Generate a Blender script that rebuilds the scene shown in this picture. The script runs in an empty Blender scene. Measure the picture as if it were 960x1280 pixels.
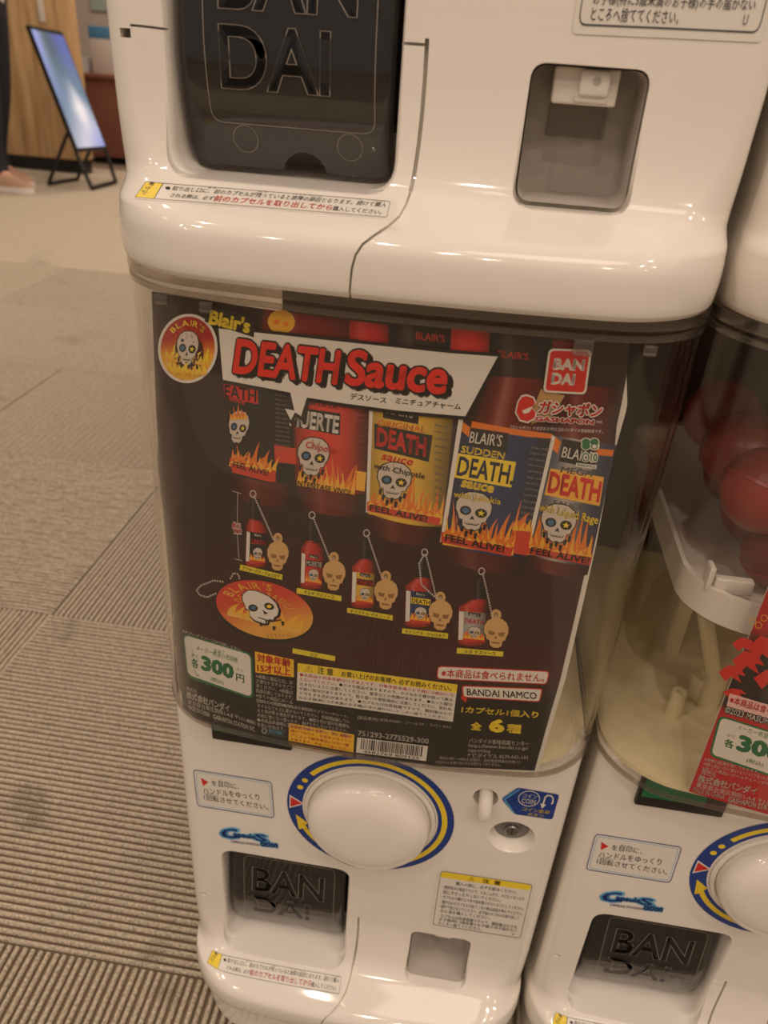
import bpy, bmesh, math, random
from mathutils import Vector, Matrix
from mathutils.geometry import tessellate_polygon

SC = bpy.context.scene
COL = SC.collection
rnd = random.Random(7)

# ------------------------------------------------------------------ camera
YAW, PIT, ROL, F = math.radians(-5.8873), math.radians(30.6326), math.radians(4.1863), 969.97
CAM = Vector((0.0375, -0.397, 0.804))
_fwd = Vector((math.sin(YAW)*math.cos(PIT), math.cos(YAW)*math.cos(PIT), -math.sin(PIT)))
_r0 = Vector((math.cos(YAW), -math.sin(YAW), 0.0))
_u0 = _r0.cross(_fwd)
RT = _r0*math.cos(ROL) + _u0*math.sin(ROL)
UP = -_r0*math.sin(ROL) + _u0*math.cos(ROL)
cam = bpy.data.cameras.new('camera')
cam.sensor_fit = 'HORIZONTAL'; cam.sensor_width = 36.0; cam.lens = 36.0*F/960.0
cam.clip_start = 0.02; cam.clip_end = 60
cam.dof.use_dof = True; cam.dof.focus_distance = 0.46; cam.dof.aperture_fstop = 13.5
co = bpy.data.objects.new('camera', cam); COL.objects.link(co)
co.matrix_world = Matrix(((RT.x, UP.x, -_fwd.x, CAM.x), (RT.y, UP.y, -_fwd.y, CAM.y), (RT.z, UP.z, -_fwd.z, CAM.z), (0, 0, 0, 1)))
SC.camera = co
SC.view_settings.view_transform = 'Standard'; SC.view_settings.look = 'None'
SC.view_settings.gamma = 1.0; SC.view_settings.use_curve_mapping = False
SC.view_settings.exposure = -0.25
SC.cycles.use_denoising = True
SC.cycles.transparent_max_bounces = 32
SC.cycles.max_bounces = 8

# ------------------------------------------------------------------ world and ceiling lamps
W = bpy.data.worlds.new('hall_ambient'); SC.world = W; W.use_nodes = True
W.node_tree.nodes['Background'].inputs[0].default_value = (1.0, 0.83, 0.72, 1)
W.node_tree.nodes['Background'].inputs[1].default_value = 0.27
def lamp(x, y, z, power, size, col=(1.0, 0.805, 0.675), shape='DISK'):
    l = bpy.data.lights.new('ceiling_spot', 'AREA'); l.energy = power; l.shape = shape; l.size = size; l.color = col
    o = bpy.data.objects.new('ceiling_spot', l); COL.objects.link(o); o.location = (x, y, z)
for i, x in enumerate((-2.6, -1.3, 0.0, 1.3, 2.6)):
    for j, y in enumerate((-2.7, -1.7, -0.75, 0.9, 2.5, 4.0, 5.4)):
        lamp(x + 0.15*((i*7+j*3) % 5 - 2), y + 0.12*((i*3+j*5) % 5 - 2), 2.75, (9.6 if y < -1.5 else 6.2) if y < 2 else 13.0, 0.06)
lamp(0.5, -1.1, 2.85, 12.0, 1.0)

# ------------------------------------------------------------------ materials
def lin(c): return tuple(((v/255.0)/12.92 if v/255.0 <= 0.04045 else ((v/255.0+0.055)/1.055)**2.4) for v in c)
MATS = {}
def mat(name, rgb, rough=0.5, spec=0.5, noise=0.0, nscale=60.0, bump=0.0, metal=0.0, emit=0.0):
    if name in MATS: return MATS[name]
    m = bpy.data.materials.new(name); m.use_nodes = True; nt = m.node_tree; b = nt.nodes['Principled BSDF']
    c = lin(rgb) + (1,)
    b.inputs['Base Color'].default_value = c; b.inputs['Roughness'].default_value = rough
    b.inputs['Specular IOR Level'].default_value = spec; b.inputs['Metallic'].default_value = metal
    if emit:
        b.inputs['Emission Color'].default_value = c; b.inputs['Emission Strength'].default_value = emit
    if noise or bump:
        tc = nt.nodes.new('ShaderNodeTexCoord'); n = nt.nodes.new('ShaderNodeTexNoise')
        n.inputs['Scale'].default_value = nscale; n.inputs['Detail'].default_value = 4
        nt.links.new(tc.outputs['Object'], n.inputs['Vector'])
        if noise:
            mx = nt.nodes.new('ShaderNodeMix'); mx.data_type = 'RGBA'
            mx.inputs[6].default_value = tuple(v*(1-noise) for v in c[:3]) + (1,)
            mx.inputs[7].default_value = tuple(min(1, v*(1+noise)) for v in c[:3]) + (1,)
            nt.links.new(n.outputs['Fac'], mx.inputs[0]); nt.links.new(mx.outputs[2], b.inputs['Base Color'])
        if bump:
            bp = nt.nodes.new('ShaderNodeBump'); bp.inputs['Strength'].default_value = bump; bp.inputs['Distance'].default_value = 0.001
            nt.links.new(n.outputs['Fac'], bp.inputs['Height']); nt.links.new(bp.outputs['Normal'], b.inputs['Normal'])
    MATS[name] = m; return m
def clear(name, tint, rough=0.03, f0=0.04, gloss=(1, 1, 1), milk=0.0, mcol=(0.5, 0.47, 0.42)):
    m = bpy.data.materials.new(name); m.use_nodes = True; nt = m.node_tree; nt.nodes.clear()
    out = nt.nodes.new('ShaderNodeOutputMaterial'); mx = nt.nodes.new('ShaderNodeMixShader')
    tr = nt.nodes.new('ShaderNodeBsdfTransparent'); gl = nt.nodes.new('ShaderNodeBsdfGlossy')
    tr.inputs[0].default_value = tuple(tint) + (1,); gl.inputs[0].default_value = tuple(gloss) + (1,); gl.inputs['Roughness'].default_value = rough
    lw = nt.nodes.new('ShaderNodeLayerWeight'); lw.inputs[0].default_value = 0.5
    p = nt.nodes.new('ShaderNodeMath'); p.operation = 'POWER'; p.inputs[1].default_value = 5
    s = nt.nodes.new('ShaderNodeMath'); s.operation = 'MULTIPLY_ADD'; s.inputs[1].default_value = 1-f0; s.inputs[2].default_value = f0
    nt.links.new(lw.outputs['Facing'], p.inputs[0]); nt.links.new(p.outputs[0], s.inputs[0]); nt.links.new(s.outputs[0], mx.inputs[0])
    if milk:
        df = nt.nodes.new('ShaderNodeBsdfDiffuse'); df.inputs[0].default_value = tuple(mcol) + (1,); m2 = nt.nodes.new('ShaderNodeMixShader'); m2.inputs[0].default_value = milk
        nt.links.new(tr.outputs[0], m2.inputs[1]); nt.links.new(df.outputs[0], m2.inputs[2]); src = m2.outputs[0]
    else: src = tr.outputs[0]
    nt.links.new(src, mx.inputs[1]); nt.links.new(gl.outputs[0], mx.inputs[2]); nt.links.new(mx.outputs[0], out.inputs[0])
    MATS[name] = m; return m
def attr_mat(name, rough=0.5):
    m = bpy.data.materials.new(name); m.use_nodes = True; nt = m.node_tree; b = nt.nodes['Principled BSDF']
    a = nt.nodes.new('ShaderNodeAttribute'); a.attribute_name = 'Col'
    nt.links.new(a.outputs['Color'], b.inputs['Base Color']); b.inputs['Roughness'].default_value = rough
    MATS[name] = m; return m

WHITE = mat('white_glossy_plastic', (234, 227, 214), 0.07, 0.5, noise=0.015, nscale=9)
INNER = mat('grey_moulded_plastic', (186, 178, 166), 0.4, 0.4, noise=0.03)
BLACK = mat('black_plastic', (24, 22, 21), 0.4)
SMOKE = clear('smoked_clear_plastic', (0.47, 0.44, 0.42), 0.06, 0.06, milk=0.05, mcol=(0.30, 0.28, 0.26))
CLEAR = clear('clear_acrylic', (0.975, 0.968, 0.955), 0.03, 0.035)
RIM = clear('clear_acrylic_rim', (0.78, 0.75, 0.71), 0.07, 0.10, milk=0.04)
CREAM = mat('cream_plastic', (232, 218, 176), 0.35, noise=0.02)
BROWN = mat('dark_brown_laminate', (62, 44, 34), 0.5, noise=0.08)
GREYP = mat('lock_grey_plastic', (120, 116, 110), 0.35)
METAL = mat('lock_steel', (150, 148, 145), 0.3, metal=1.0)
PW = mat('print_white', (226, 220, 206), 0.45)
PK = mat('print_black', (22, 18, 17), 0.45)
PDK = mat('print_grey', (84, 82, 84), 0.45)
PR = mat('print_red', (208, 38, 32), 0.45)
PY = mat('print_yellow', (238, 208, 48), 0.45)
PB = mat('print_blue', (18, 56, 132), 0.4)
PLB = mat('print_light_blue', (96, 176, 220), 0.4)
PG = mat('print_green', (20, 110, 66), 0.45)
PO = mat('print_orange', (236, 128, 30), 0.45)
GRAD = attr_mat('print_picture')

# ------------------------------------------------------------------ mesh helpers
class MB:
    def __init__(s): s.v = []; s.f = []; s.m = []; s.c = {}; s.mats = []
    def mi(s, m):
        if m not in s.mats: s.mats.append(m)
        return s.mats.index(m)
    def add(s, vs, fs, m, cols=None):
        o = len(s.v); s.v += [tuple(p) for p in vs]; i = s.mi(m)
        for f in fs: s.f.append(tuple(o+k for k in f)); s.m.append(i)
        if cols:
            for k, c in enumerate(cols): s.c[o+k] = c
    def box(s, c, d, m, bev=0.0, mtx=None):
        bm = bmesh.new(); bmesh.ops.create_cube(bm, size=1)
        for v in bm.verts: v.co = Vector((v.co.x*d[0], v.co.y*d[1], v.co.z*d[2]))
        if bev: bmesh.ops.bevel(bm, geom=bm.edges[:], offset=bev, segments=3, affect='EDGES', profile=0.5)
        M = Matrix.Translation(c) @ (mtx if mtx else Matrix())
        s.bm(bm, m, M)
    def bm(s, bm, m, M=None):
        bm.verts.index_update()
        s.add([(M @ v.co) if M else v.co for v in bm.verts], [[v.index for v in f.verts] for f in bm.faces], m); bm.free()
    def lathe(s, prof, m, M=None, n=48):
        vs = []; fs = []
        for r, z in prof:
            for k in range(n): a = 2*math.pi*k/n; vs.append(Vector((r*math.cos(a), r*math.sin(a), z)))
        for i in range(len(prof)-1):
            for k in range(n): fs.append((i*n+k, i*n+(k+1) % n, (i+1)*n+(k+1) % n, (i+1)*n+k))
        if prof[0][0] > 1e-6: fs.append(tuple(reversed(range(n))))
        if prof[-1][0] > 1e-6: fs.append(tuple((len(prof)-1)*n+k for k in range(n)))
        s.add([(M @ v) if M else v for v in vs], fs, m)
    def tube(s, pts, r, m, n=8, closed=False):
        P = [Vector(p) for p in pts]; vs = []; fs = []; N = len(P)
        for i, p in enumerate(P):
            t = (P[min(i+1, N-1)] - P[max(i-1, 0)]).normalized()
            a = t.orthogonal().normalized() if i == 0 else (a - t*a.dot(t)).normalized()
            b = t.cross(a); rr = r[i] if isinstance(r, (list, tuple)) else r
            for k in range(n): q = 2*math.pi*k/n; vs.append(p + (a*math.cos(q)+b*math.sin(q))*rr)
        for i in range(N-1):
            for k in range(n): fs.append((i*n+k, i*n+(k+1) % n, (i+1)*n+(k+1) % n, (i+1)*n+k))
        fs.append(tuple(reversed(range(n)))); fs.append(tuple((N-1)*n+k for k in range(n)))
        s.add(vs, fs, m)
    def build(s, name, parent=None, smooth=None):
        me = bpy.data.meshes.new(name); me.from_pydata(s.v, [], s.f)
        for m in s.mats: me.materials.append(m)
        me.polygons.foreach_set('material_index', s.m)
        if s.c:
            ca = me.color_attributes.new('Col', 'FLOAT_COLOR', 'POINT')
            for k, c in s.c.items(): ca.data[k].color = tuple(c) + (1,)
        if smooth is not None:
            me.polygons.foreach_set('use_smooth', [True]*len(me.polygons)); me.set_sharp_from_angle(angle=math.radians(smooth))
        me.update()
        o = bpy.data.objects.new(name, me); COL.objects.link(o)
        if parent: o.parent = parent
        return o
def tag(o, label=None, cat=None, group=None, kind=None):
    if label: o['label'] = label
    if cat: o['category'] = cat
    if group: o['group'] = group
    if kind: o['kind'] = kind
    return o
def empty(name, loc, rz=0.0):
    o = bpy.data.objects.new(name, None); COL.objects.link(o); o.location = loc; o.rotation_euler = (0, 0, rz); o.empty_display_size = 0.05
    return o
def copy_tree(o, parent=None):
    c = o.copy(); COL.objects.link(c)
    if parent: c.parent = parent
    for ch in list(o.children): copy_tree(ch, c)
    return c
def boolean(o, cutters):
    for c in cutters:
        md = o.modifiers.new('cut', 'BOOLEAN'); md.operation = 'DIFFERENCE'; md.solver = 'EXACT'; md.object = c
    bpy.context.view_layer.update()
    dg = bpy.context.evaluated_depsgraph_get()
    me = bpy.data.meshes.new_from_object(o.evaluated_get(dg))
    o.modifiers.clear(); o.data = me
    for c in cutters: bpy.data.objects.remove(c)

# ------------------------------------------------------------------ unit shape: where the front surface is
ORG = Vector((0.0025, 0.0, 0.0547)); PITCH = 0.6508; SPC = 0.31
#        z      y0      bow    corner  half width
PROF = [(0.000, -0.0440, 0.012, 0.056, 0.1514), (0.003, -0.0462, 0.012, 0.056, 0.1524), (0.012, -0.0470, 0.012, 0.056, 0.1529),
        (0.0175, -0.0470, 0.012, 0.056, 0.1529), (0.0210, -0.0467, 0.012, 0.056, 0.1528),
        (0.0240, -0.0456, 0.012, 0.055, 0.1526), (0.0265, -0.0436, 0.0115, 0.053, 0.1523), (0.0285, -0.0408, 0.0105, 0.050, 0.1520),
        (0.0305, -0.0367, 0.0098, 0.047, 0.1517), (0.0325, -0.0318, 0.009, 0.045, 0.1515), (0.0345, -0.0268, 0.008, 0.043, 0.1514), (0.0362, -0.0225, 0.007, 0.040, 0.1512),
        (0.0385, -0.0170, 0.0055, 0.035, 0.1509), (0.0410, -0.0122, 0.004, 0.030, 0.1507), (0.0440, -0.0085, 0.003, 0.026, 0.1506),
        (0.0490, -0.0055, 0.002, 0.022, 0.1505), (0.0560, -0.0032, 0.0015, 0.018, 0.1504), (0.066, -0.0014, 0.001, 0.015, 0.1504),
        (0.078, -0.0004, 0.001, 0.013, 0.1504), (0.090, 0.0, 0.0005, 0.012, 0.1504), (0.16, 0.0, 0.0005, 0.012, 0.1504),
        (0.25, 0.0, 0.0005, 0.012, 0.1504), (0.325, 0.0, 0.0005, 0.012, 0.1504), (0.3385, 0.0, 0.0005, 0.012, 0.1504)]
CASE = (-0.0345, 0.0135, 0.048, 0.1536)
CXO = -0.0024          # the shell sits a touch left of the dial's axis
def prof(z):
    if z <= PROF[0][0]: return PROF[0][1:]
    for a, b in zip(PROF, PROF[1:]):
        if z <= b[0]:
            t = (z-a[0])/(b[0]-a[0]); return tuple(p+(q-p)*t for p, q in zip(a[1:], b[1:]))
    return PROF[-1][1:]
def fy(x, p, inset=0.0):
    y0, bow, r, hw = p
    y0 += inset; hw -= inset; r = max(r-inset*0.5, 0.004)
    x = x - CXO
    ax = min(abs(x), hw-1e-5); y = y0 + bow*(ax/hw)**2
    if ax > hw-r: t = (ax-(hw-r))/r; y += r*0.9*(1-math.sqrt(max(0, 1-t*t)))
    if abs(x) > hw: y += (abs(x)-hw)*50
    return y
def front(x, z): return fy(x, prof(z))
def plan(p, back=0.285, inset=0.0, nc=10, nf=20):
    y0, bow, r, hw = p
    hw2 = hw-inset; r2 = max(r-inset*0.5, 0.004)
    xs = [-(hw2-r2) - r2*math.sin(math.pi/2*(1-k/nc)) for k in range(nc)] + [-(hw2-r2) + 2*(hw2-r2)*k/nf for k in range(nf+1)] + [(hw2-r2) + r2*math.sin(math.pi/2*(k+1)/nc) for k in range(nc)]
    xs = [x+CXO for x in xs]; pts = [(x, fy(x, p, inset)) for x in xs]
    bk = back-inset
    c = CXO
    return [(c-hw2+0.02, bk), (c-hw2+0.006, bk-0.006), (c-hw2, bk-0.02), (c-hw2, bk*0.5+0.02)] + pts + [(c+hw2, bk*0.5+0.02), (c+hw2, bk-0.02), (c+hw2-0.006, bk-0.006), (c+hw2-0.02, bk)]
def loft(slices, m, cap0=True, cap1=True, mb=None):
    mb = mb or MB(); n = len(slices[0][1]); vs = []; fs = []
    for z, pl in slices: vs += [(x, y, z) for x, y in pl]
    for i in range(len(slices)-1):
        for k in range(n): fs.append((i*n+k, i*n+(k+1) % n, (i+1)*n+(k+1) % n, (i+1)*n+k))
    if cap0: fs.append(tuple(reversed(range(n))))
    if cap1: fs.append(tuple((len(slices)-1)*n+k for k in range(n)))
    mb.add(vs, fs, m); return mb

# ------------------------------------------------------------------ rays, decals, lettering
def ray(px, py): return (RT*((px-480)/F) - UP*((py-640)/F) + _fwd)
def at_z(px, py, z): d = ray(px, py); return CAM + d*((z-CAM.z)/d.z)
def at_y(px, py, y): d = ray(px, py); return CAM + d*((y-CAM.y)/d.y)
def hit(px, py, off, g):
    """first point of the sight line where y reaches the surface y = g(x, z) (unit coordinates shifted by off)"""
    d = ray(px, py); o = CAM - off; t = (-0.085-o.y)/d.y; st = 0.0025; p0 = t
    best = None
    while True:
        q = o + d*t; e = q.y - g(q.x, q.z)
        if e >= 0: break
        if best is None or e > best[0]: best = (e, t)
        if q.y > 0.12: return o + d*best[1]      # just misses the rounded side: nearest point to it
        p0 = t; t += st
    for _ in range(22):
        m = (p0+t)/2; q = o + d*m
        if q.y >= g(q.x, q.z): t = m
        else: p0 = m
    return o + d*t
_tc = {}
def glyphs(s, bold=0.0, wire=0.0, res=2):
    k = (s, bold, wire, res)
    if k in _tc: return _tc[k]
    c = bpy.data.curves.new('t', 'FONT'); c.body = s; c.size = 1; c.offset = bold; c.resolution_u = res
    if wire: c.fill_mode = 'NONE'; c.bevel_depth = wire; c.bevel_resolution = 0
    o = bpy.data.objects.new('t', c); COL.objects.link(o); me = o.to_mesh()
    vs = [(v.co.x, v.co.y) for v in me.vertices]; fs = [tuple(p.vertices) for p in me.polygons]
    o.to_mesh_clear(); bpy.data.objects.remove(o); bpy.data.curves.remove(c)
    xs = [v[0] for v in vs]; ys = [v[1] for v in vs]
    _tc[k] = (vs, fs, (min(xs), max(xs), min(ys), max(ys))); return _tc[k]
class Decal:
    """flat print on a surface; surf(u, v, lift) gives a point"""
    def __init__(s, surf, step=13.0, dl=0.00011): s.surf = surf; s.step = step; s.dl = dl; s.mb = MB(); s.base = 0
    def _emit(s, v2, fs, m, lay, cols=None):
        s.mb.add([s.surf(u, v, (lay+s.base)*s.dl) for u, v in v2], fs, m, cols)
    def tris(s, T, m, lay):
        out = []; st = list(T); L2 = s.step*s.step
        while st:
            a, b, c = st.pop()
            e = [((b[0]-c[0])**2+(b[1]-c[1])**2, 0), ((c[0]-a[0])**2+(c[1]-a[1])**2, 1), ((a[0]-b[0])**2+(a[1]-b[1])**2, 2)]
            l, k = max(e)
            if l <= L2: out.append((a, b, c)); continue
            if k == 0: mm = ((b[0]+c[0])/2, (b[1]+c[1])/2); st += [(a, b, mm), (a, mm, c)]
            elif k == 1: mm = ((a[0]+c[0])/2, (a[1]+c[1])/2); st += [(a, b, mm), (mm, b, c)]
            else: mm = ((a[0]+b[0])/2, (a[1]+b[1])/2); st += [(a, mm, c), (mm, b, c)]
        ix = {}; vs = []; fs = []
        for t in out:
            f = []
            for p in t:
                if p not in ix: ix[p] = len(vs); vs.append(p)
                f.append(ix[p])
            fs.append(tuple(f))
        s._emit(vs, fs, m, lay)
    def poly(s, pts, m, lay=1):
        pts = [tuple(p) for p in pts]
        T = tessellate_polygon([[Vector((p[0], p[1], 0)) for p in pts]])
        s.tris([tuple(pts[i] for i in t) for t in T], m, lay)
    def line(s, pts, w, m, lay=2, closed=False):
        P = [Vector(p) for p in pts]
        if closed: P = P + [P[0]]
        for a, b in zip(P, P[1:]):
            d = b-a
            if d.length < 1e-9: continue
            d.normalize(); n = Vector((-d.y, d.x))*w/2; e = d*w/2*0.8
            s.poly([a-e+n, a-e-n, b+e-n, b+e+n], m, lay)
    def ell(s, c, rx, ry, m, lay=1, n=32, rot=0.0, a0=0.0, a1=360.0):
        pts = []
        for k in range(n):
            a = math.radians(a0 + (a1-a0)*k/(n if a1-a0 >= 360 else n-1)); x, y = rx*math.cos(a), ry*math.sin(a)
            pts.append((c[0]+x*math.cos(rot)-y*math.sin(rot), c[1]+x*math.sin(rot)+y*math.cos(rot)))
        s.poly(pts, m, lay); return pts
    def rquad(s, q, r, m, lay=1, n=5):
        s.poly(rq(q, r, n), m, lay)
    def text(s, t, bl, br, tl, m, lay=3, bold=0.0, outline=None, res=2, shadow=None, wire=0.0):
        vs, fs, bb = glyphs(t, 0.0, 0.0, res)
        bb = (bb[0]-bold, bb[1]+bold, bb[2]-bold, bb[3]+bold)
        w = bb[1]-bb[0] or 1; h = bb[3]-bb[2] or 1
        bl, br, tl = Vector(bl), Vector(br), Vector(tl)
        f = lambda v: tuple(bl + (br-bl)*((v[0]-bb[0])/w) + (tl-bl)*((v[1]-bb[2])/h))
        def over(b, n, m, lay):
            for k in range(n):
                a = 2*math.pi*k/n + 0.785; dx, dy = b*math.cos(a), b*math.sin(a)
                s._emit([f((v[0]+dx, v[1]+dy)) for v in vs], fs, m, lay)
        if outline: over(bold+outline[1], 10, outline[0], lay-1)
        if wire:
            vo, fo, _ = glyphs(t, bold, wire, res); s._emit([f(v) for v in vo], fo, m, lay); return
        if bold > 0.03: over(bold, 8, m, lay); s._emit([f(v) for v in vs], fs, m, lay)
        elif bold > 0.012: over(bold, 4, m, lay)
        elif bold > 0: 
            for dx in (-bold, bold): s._emit([f((v[0]+dx, v[1])) for v in vs], fs, m, lay)
        else: s._emit([f(v) for v in vs], fs, m, lay)
    def grad(s, q, nx, ny, fn, lay=1, sag=0.0):
        """quad tl, tr, br, bl painted by fn(u, v) -> srgb"""
        tl, tr, br, bl = [Vector(p) for p in q]; vs = []; cs = []; fs = []
        for j in range(ny+1):
            for i in range(nx+1):
                u, v = i/nx, j/ny
                p = (tl*(1-u)+tr*u)*(1-v) + (bl*(1-u)+br*u)*v; p.y += sag*v*(1-(2*u-1)**2)
                vs.append(tuple(p)); cs.append(lin(fn(u, v)))
        for j in range(ny):
            for i in range(nx): a = j*(nx+1)+i; fs.append((a, a+nx+1, a+nx+2, a+1))
        s._emit(vs, fs, GRAD, lay, cs)
    def done(s, name, parent=None): return s.mb.build(name, parent)
def rq(q, r, n=5):
    """quad with rounded corners"""
    q = [Vector(p) for p in q]; out = []
    for i in range(4):
        c = q[i]; a = (q[i-1]-c); b = (q[(i+1) % 4]-c)
        ra = min(r, a.length/2); rb = min(r, b.length/2); p0 = c+a.normalized()*ra; p1 = c+b.normalized()*rb
        for k in range(n+1):
            t = k/n; out.append(tuple(p0*(1-t)**2 + c*2*t*(1-t) + p1*t*t))
    return out
def quad_at(q, u, v):
    tl, tr, br, bl = [Vector(p) for p in q]; p = (tl*(1-u)+tr*u)*(1-v) + (bl*(1-u)+br*u)*v; return (p.x, p.y)
def mix(a, b, t): t = max(0, min(1, t)); return tuple(x+(y-x)*t for x, y in zip(a, b))

# ================================================================== THE SETTING
def carpet_material():
    m = bpy.data.materials.new('ribbed_carpet'); m.use_nodes = True; nt = m.node_tree; b = nt.nodes['Principled BSDF']
    tc = nt.nodes.new('ShaderNodeTexCoord'); n = nt.nodes.new('ShaderNodeTexNoise'); n.inputs['Scale'].default_value = 420; n.inputs['Detail'].default_value = 5
    n2 = nt.nodes.new('ShaderNodeTexNoise'); n2.inputs['Scale'].default_value = 3.2; n2.inputs['Detail'].default_value = 3
    nt.links.new(tc.outputs['Object'], n.inputs['Vector']); nt.links.new(tc.outputs['Object'], n2.inputs['Vector'])
    r = nt.nodes.new('ShaderNodeValToRGB'); r.color_ramp.elements[0].position = 0.3; r.color_ramp.elements[1].position = 0.72
    r.color_ramp.elements[0].color = lin((140, 127, 108)) + (1,); r.color_ramp.elements[1].color = lin((214, 200, 176)) + (1,)
    nt.links.new(n.outputs['Fac'], r.inputs[0])
    st = nt.nodes.new('ShaderNodeValToRGB'); st.color_ramp.elements[0].position = 0.27; st.color_ramp.elements[1].position = 0.36
    st.color_ramp.elements[0].color = (0.72, 0.71, 0.70, 1); st.color_ramp.elements[1].color = (1, 1, 1, 1)
    nt.links.new(n2.outputs['Fac'], st.inputs[0])
    prev = st.outputs[0]
    n3 = nt.nodes.new('ShaderNodeTexNoise'); n3.inputs['Scale'].default_value = 45; n3.inputs['Detail'].default_value = 3; nt.links.new(tc.outputs['Object'], n3.inputs['Vector'])
    for (sx, sy), rad in (((28, 1000), 0.030), ((48, 1022), 0.026), ((188, 1196), 0.022), ((205, 1240), 0.02), ((84, 783), 0.022), ((84, 795), 0.018)):   # spilt drink stains
        p = at_z(sx, sy, 0); dd = nt.nodes.new('ShaderNodeVectorMath'); dd.operation = 'DISTANCE'; dd.inputs[1].default_value = p; nt.links.new(tc.outputs['Object'], dd.inputs[0])
        ad = nt.nodes.new('ShaderNodeMath'); ad.operation = 'MULTIPLY_ADD'; ad.inputs[1].default_value = 0.05; nt.links.new(n3.outputs['Fac'], ad.inputs[0]); nt.links.new(dd.outputs['Value'], ad.inputs[2])
        mr = nt.nodes.new('ShaderNodeMapRange'); mr.inputs['From Min'].default_value = rad; mr.inputs['From Max'].default_value = rad+0.025; mr.inputs['To Min'].default_value = 0.66; mr.inputs['To Max'].default_value = 1.0
        nt.links.new(ad.outputs[0], mr.inputs['Value']); mm = nt.nodes.new('ShaderNodeMix'); mm.data_type = 'RGBA'; mm.blend_type = 'MULTIPLY'; mm.inputs[0].default_value = 1
        nt.links.new(prev, mm.inputs[6]); nt.links.new(mr.outputs['Result'], mm.inputs[7]); prev = mm.outputs[2]
    mx = nt.nodes.new('ShaderNodeMix'); mx.data_type = 'RGBA'; mx.blend_type = 'MULTIPLY'; mx.inputs[0].default_value = 1
    nt.links.new(r.outputs[0], mx.inputs[6]); nt.links.new(prev, mx.inputs[7]); nt.links.new(mx.outputs[2], b.inputs['Base Color'])
    b.inputs['Roughness'].default_value = 0.95; b.inputs['Specular IOR Level'].default_value = 0.1
    bp = nt.nodes.new('ShaderNodeBump'); bp.inputs['Strength'].default_value = 0.9; bp.inputs['Distance'].default_value = 0.002
    nt.links.new(n.outputs['Fac'], bp.inputs['Height']); nt.links.new(bp.outputs['Normal'], b.inputs['Normal'])
    return m
CARPET = carpet_material(); GROOVE = mat('carpet_groove_shade', (132, 115, 94), 0.95, 0.1, noise=0.15, nscale=200)  # groove faces get a darker colour: shade between the ribs painted in
TX, TY, TL = -0.576, 0.0066, 0.5          # carpet tile grid
def carpet():
    mb = MB(); NR = 30; prof_r = [(0.0, 0.0), (0.18, 0.0), (0.20, 0.5), (0.26, 0.92), (0.355, 1.0), (0.45, 0.92), (0.51, 0.5), (0.53, 0.0), (0.66, 0.0), (0.68, 0.5), (0.74, 0.92), (0.83, 1.0), (0.93, 0.92), (0.98, 0.5)]; NP = len(prof_r)
    for i in range(-5, 5):
        for j in range(-3, 10):
            x0, y0 = TX+i*TL, TY+j*TL
            ribbed = -3 <= i <= 1 and -2 <= j <= 4
            along_x = (i+j) % 2 == 0
            if not ribbed:
                mb.add([(x0, y0, -0.0012), (x0+TL, y0, -0.0012), (x0+TL, y0+TL, -0.0012), (x0, y0+TL, -0.0012)], [(0, 1, 2, 3)], CARPET); continue
            near = i in (-2, -1) and j in (-1, 0, 1); nl = 40 if near else 4
            us = []; hs = []
            for k in range(NR):
                for t, h in prof_r: us.append((k+t)/NR); hs.append(h)
            us.append(1.0); hs.append(0.0); n = len(us); vs = []; fs = []
            ph = [rnd.uniform(0, 6.28) for _ in range(NR+1)]
            for a in range(nl+1):
                w = a/nl
                for q, (u, h) in enumerate(zip(us, hs)):
                    k = q//NP; du = (0.0006*math.sin(w*23+ph[min(k, NR)]) + rnd.uniform(-0.0004, 0.0004))*(1 if near and 0 < q < n-1 else 0)
                    z = -0.0058 + 0.0058*h + (rnd.uniform(-0.0007, 0.0003) if near and h > 0.3 else 0)
                    p = (x0+w*TL, y0+u*TL+du, z) if along_x else (x0+u*TL+du, y0+w*TL, z)
                    vs.append(p)
            for a in range(nl):
                for q in range(n-1):
                    f = (a*n+q, (a+1)*n+q, (a+1)*n+q+1, a*n+q+1)
                    fs.append(f if along_x else f[::-1])
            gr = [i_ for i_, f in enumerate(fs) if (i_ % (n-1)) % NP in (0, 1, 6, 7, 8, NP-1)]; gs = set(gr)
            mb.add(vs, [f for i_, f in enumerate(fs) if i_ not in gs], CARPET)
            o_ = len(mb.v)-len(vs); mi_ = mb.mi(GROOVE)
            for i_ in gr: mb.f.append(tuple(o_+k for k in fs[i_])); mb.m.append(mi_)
    o = mb.build('floor', None, 80); tag(o, kind='structure')
    return o
carpet()
FB = MB(); FB.add([(-9, -4, -0.006), (7, -4, -0.006), (7, 9, -0.006), (-9, 9, -0.006)], [(0, 1, 2, 3)], mat('carpet_backing', (132, 117, 97), 0.95, 0.1, noise=0.12, nscale=30))
tag(FB.build('trim_1'), kind='structure')
b = MB(); b.box((0.62, 0.345, 0.8), (1.5, 0.03, 1.6), BROWN); tag(b.build('wall_back'), kind='structure')
b = MB(); b.box((-1.5, 6.6, 1.3), (7.0, 0.1, 2.7), mat('grey_wall_paint', (206, 194, 178), 0.8, noise=0.04, nscale=8)); tag(b.build('wall_far'), kind='structure')

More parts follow.
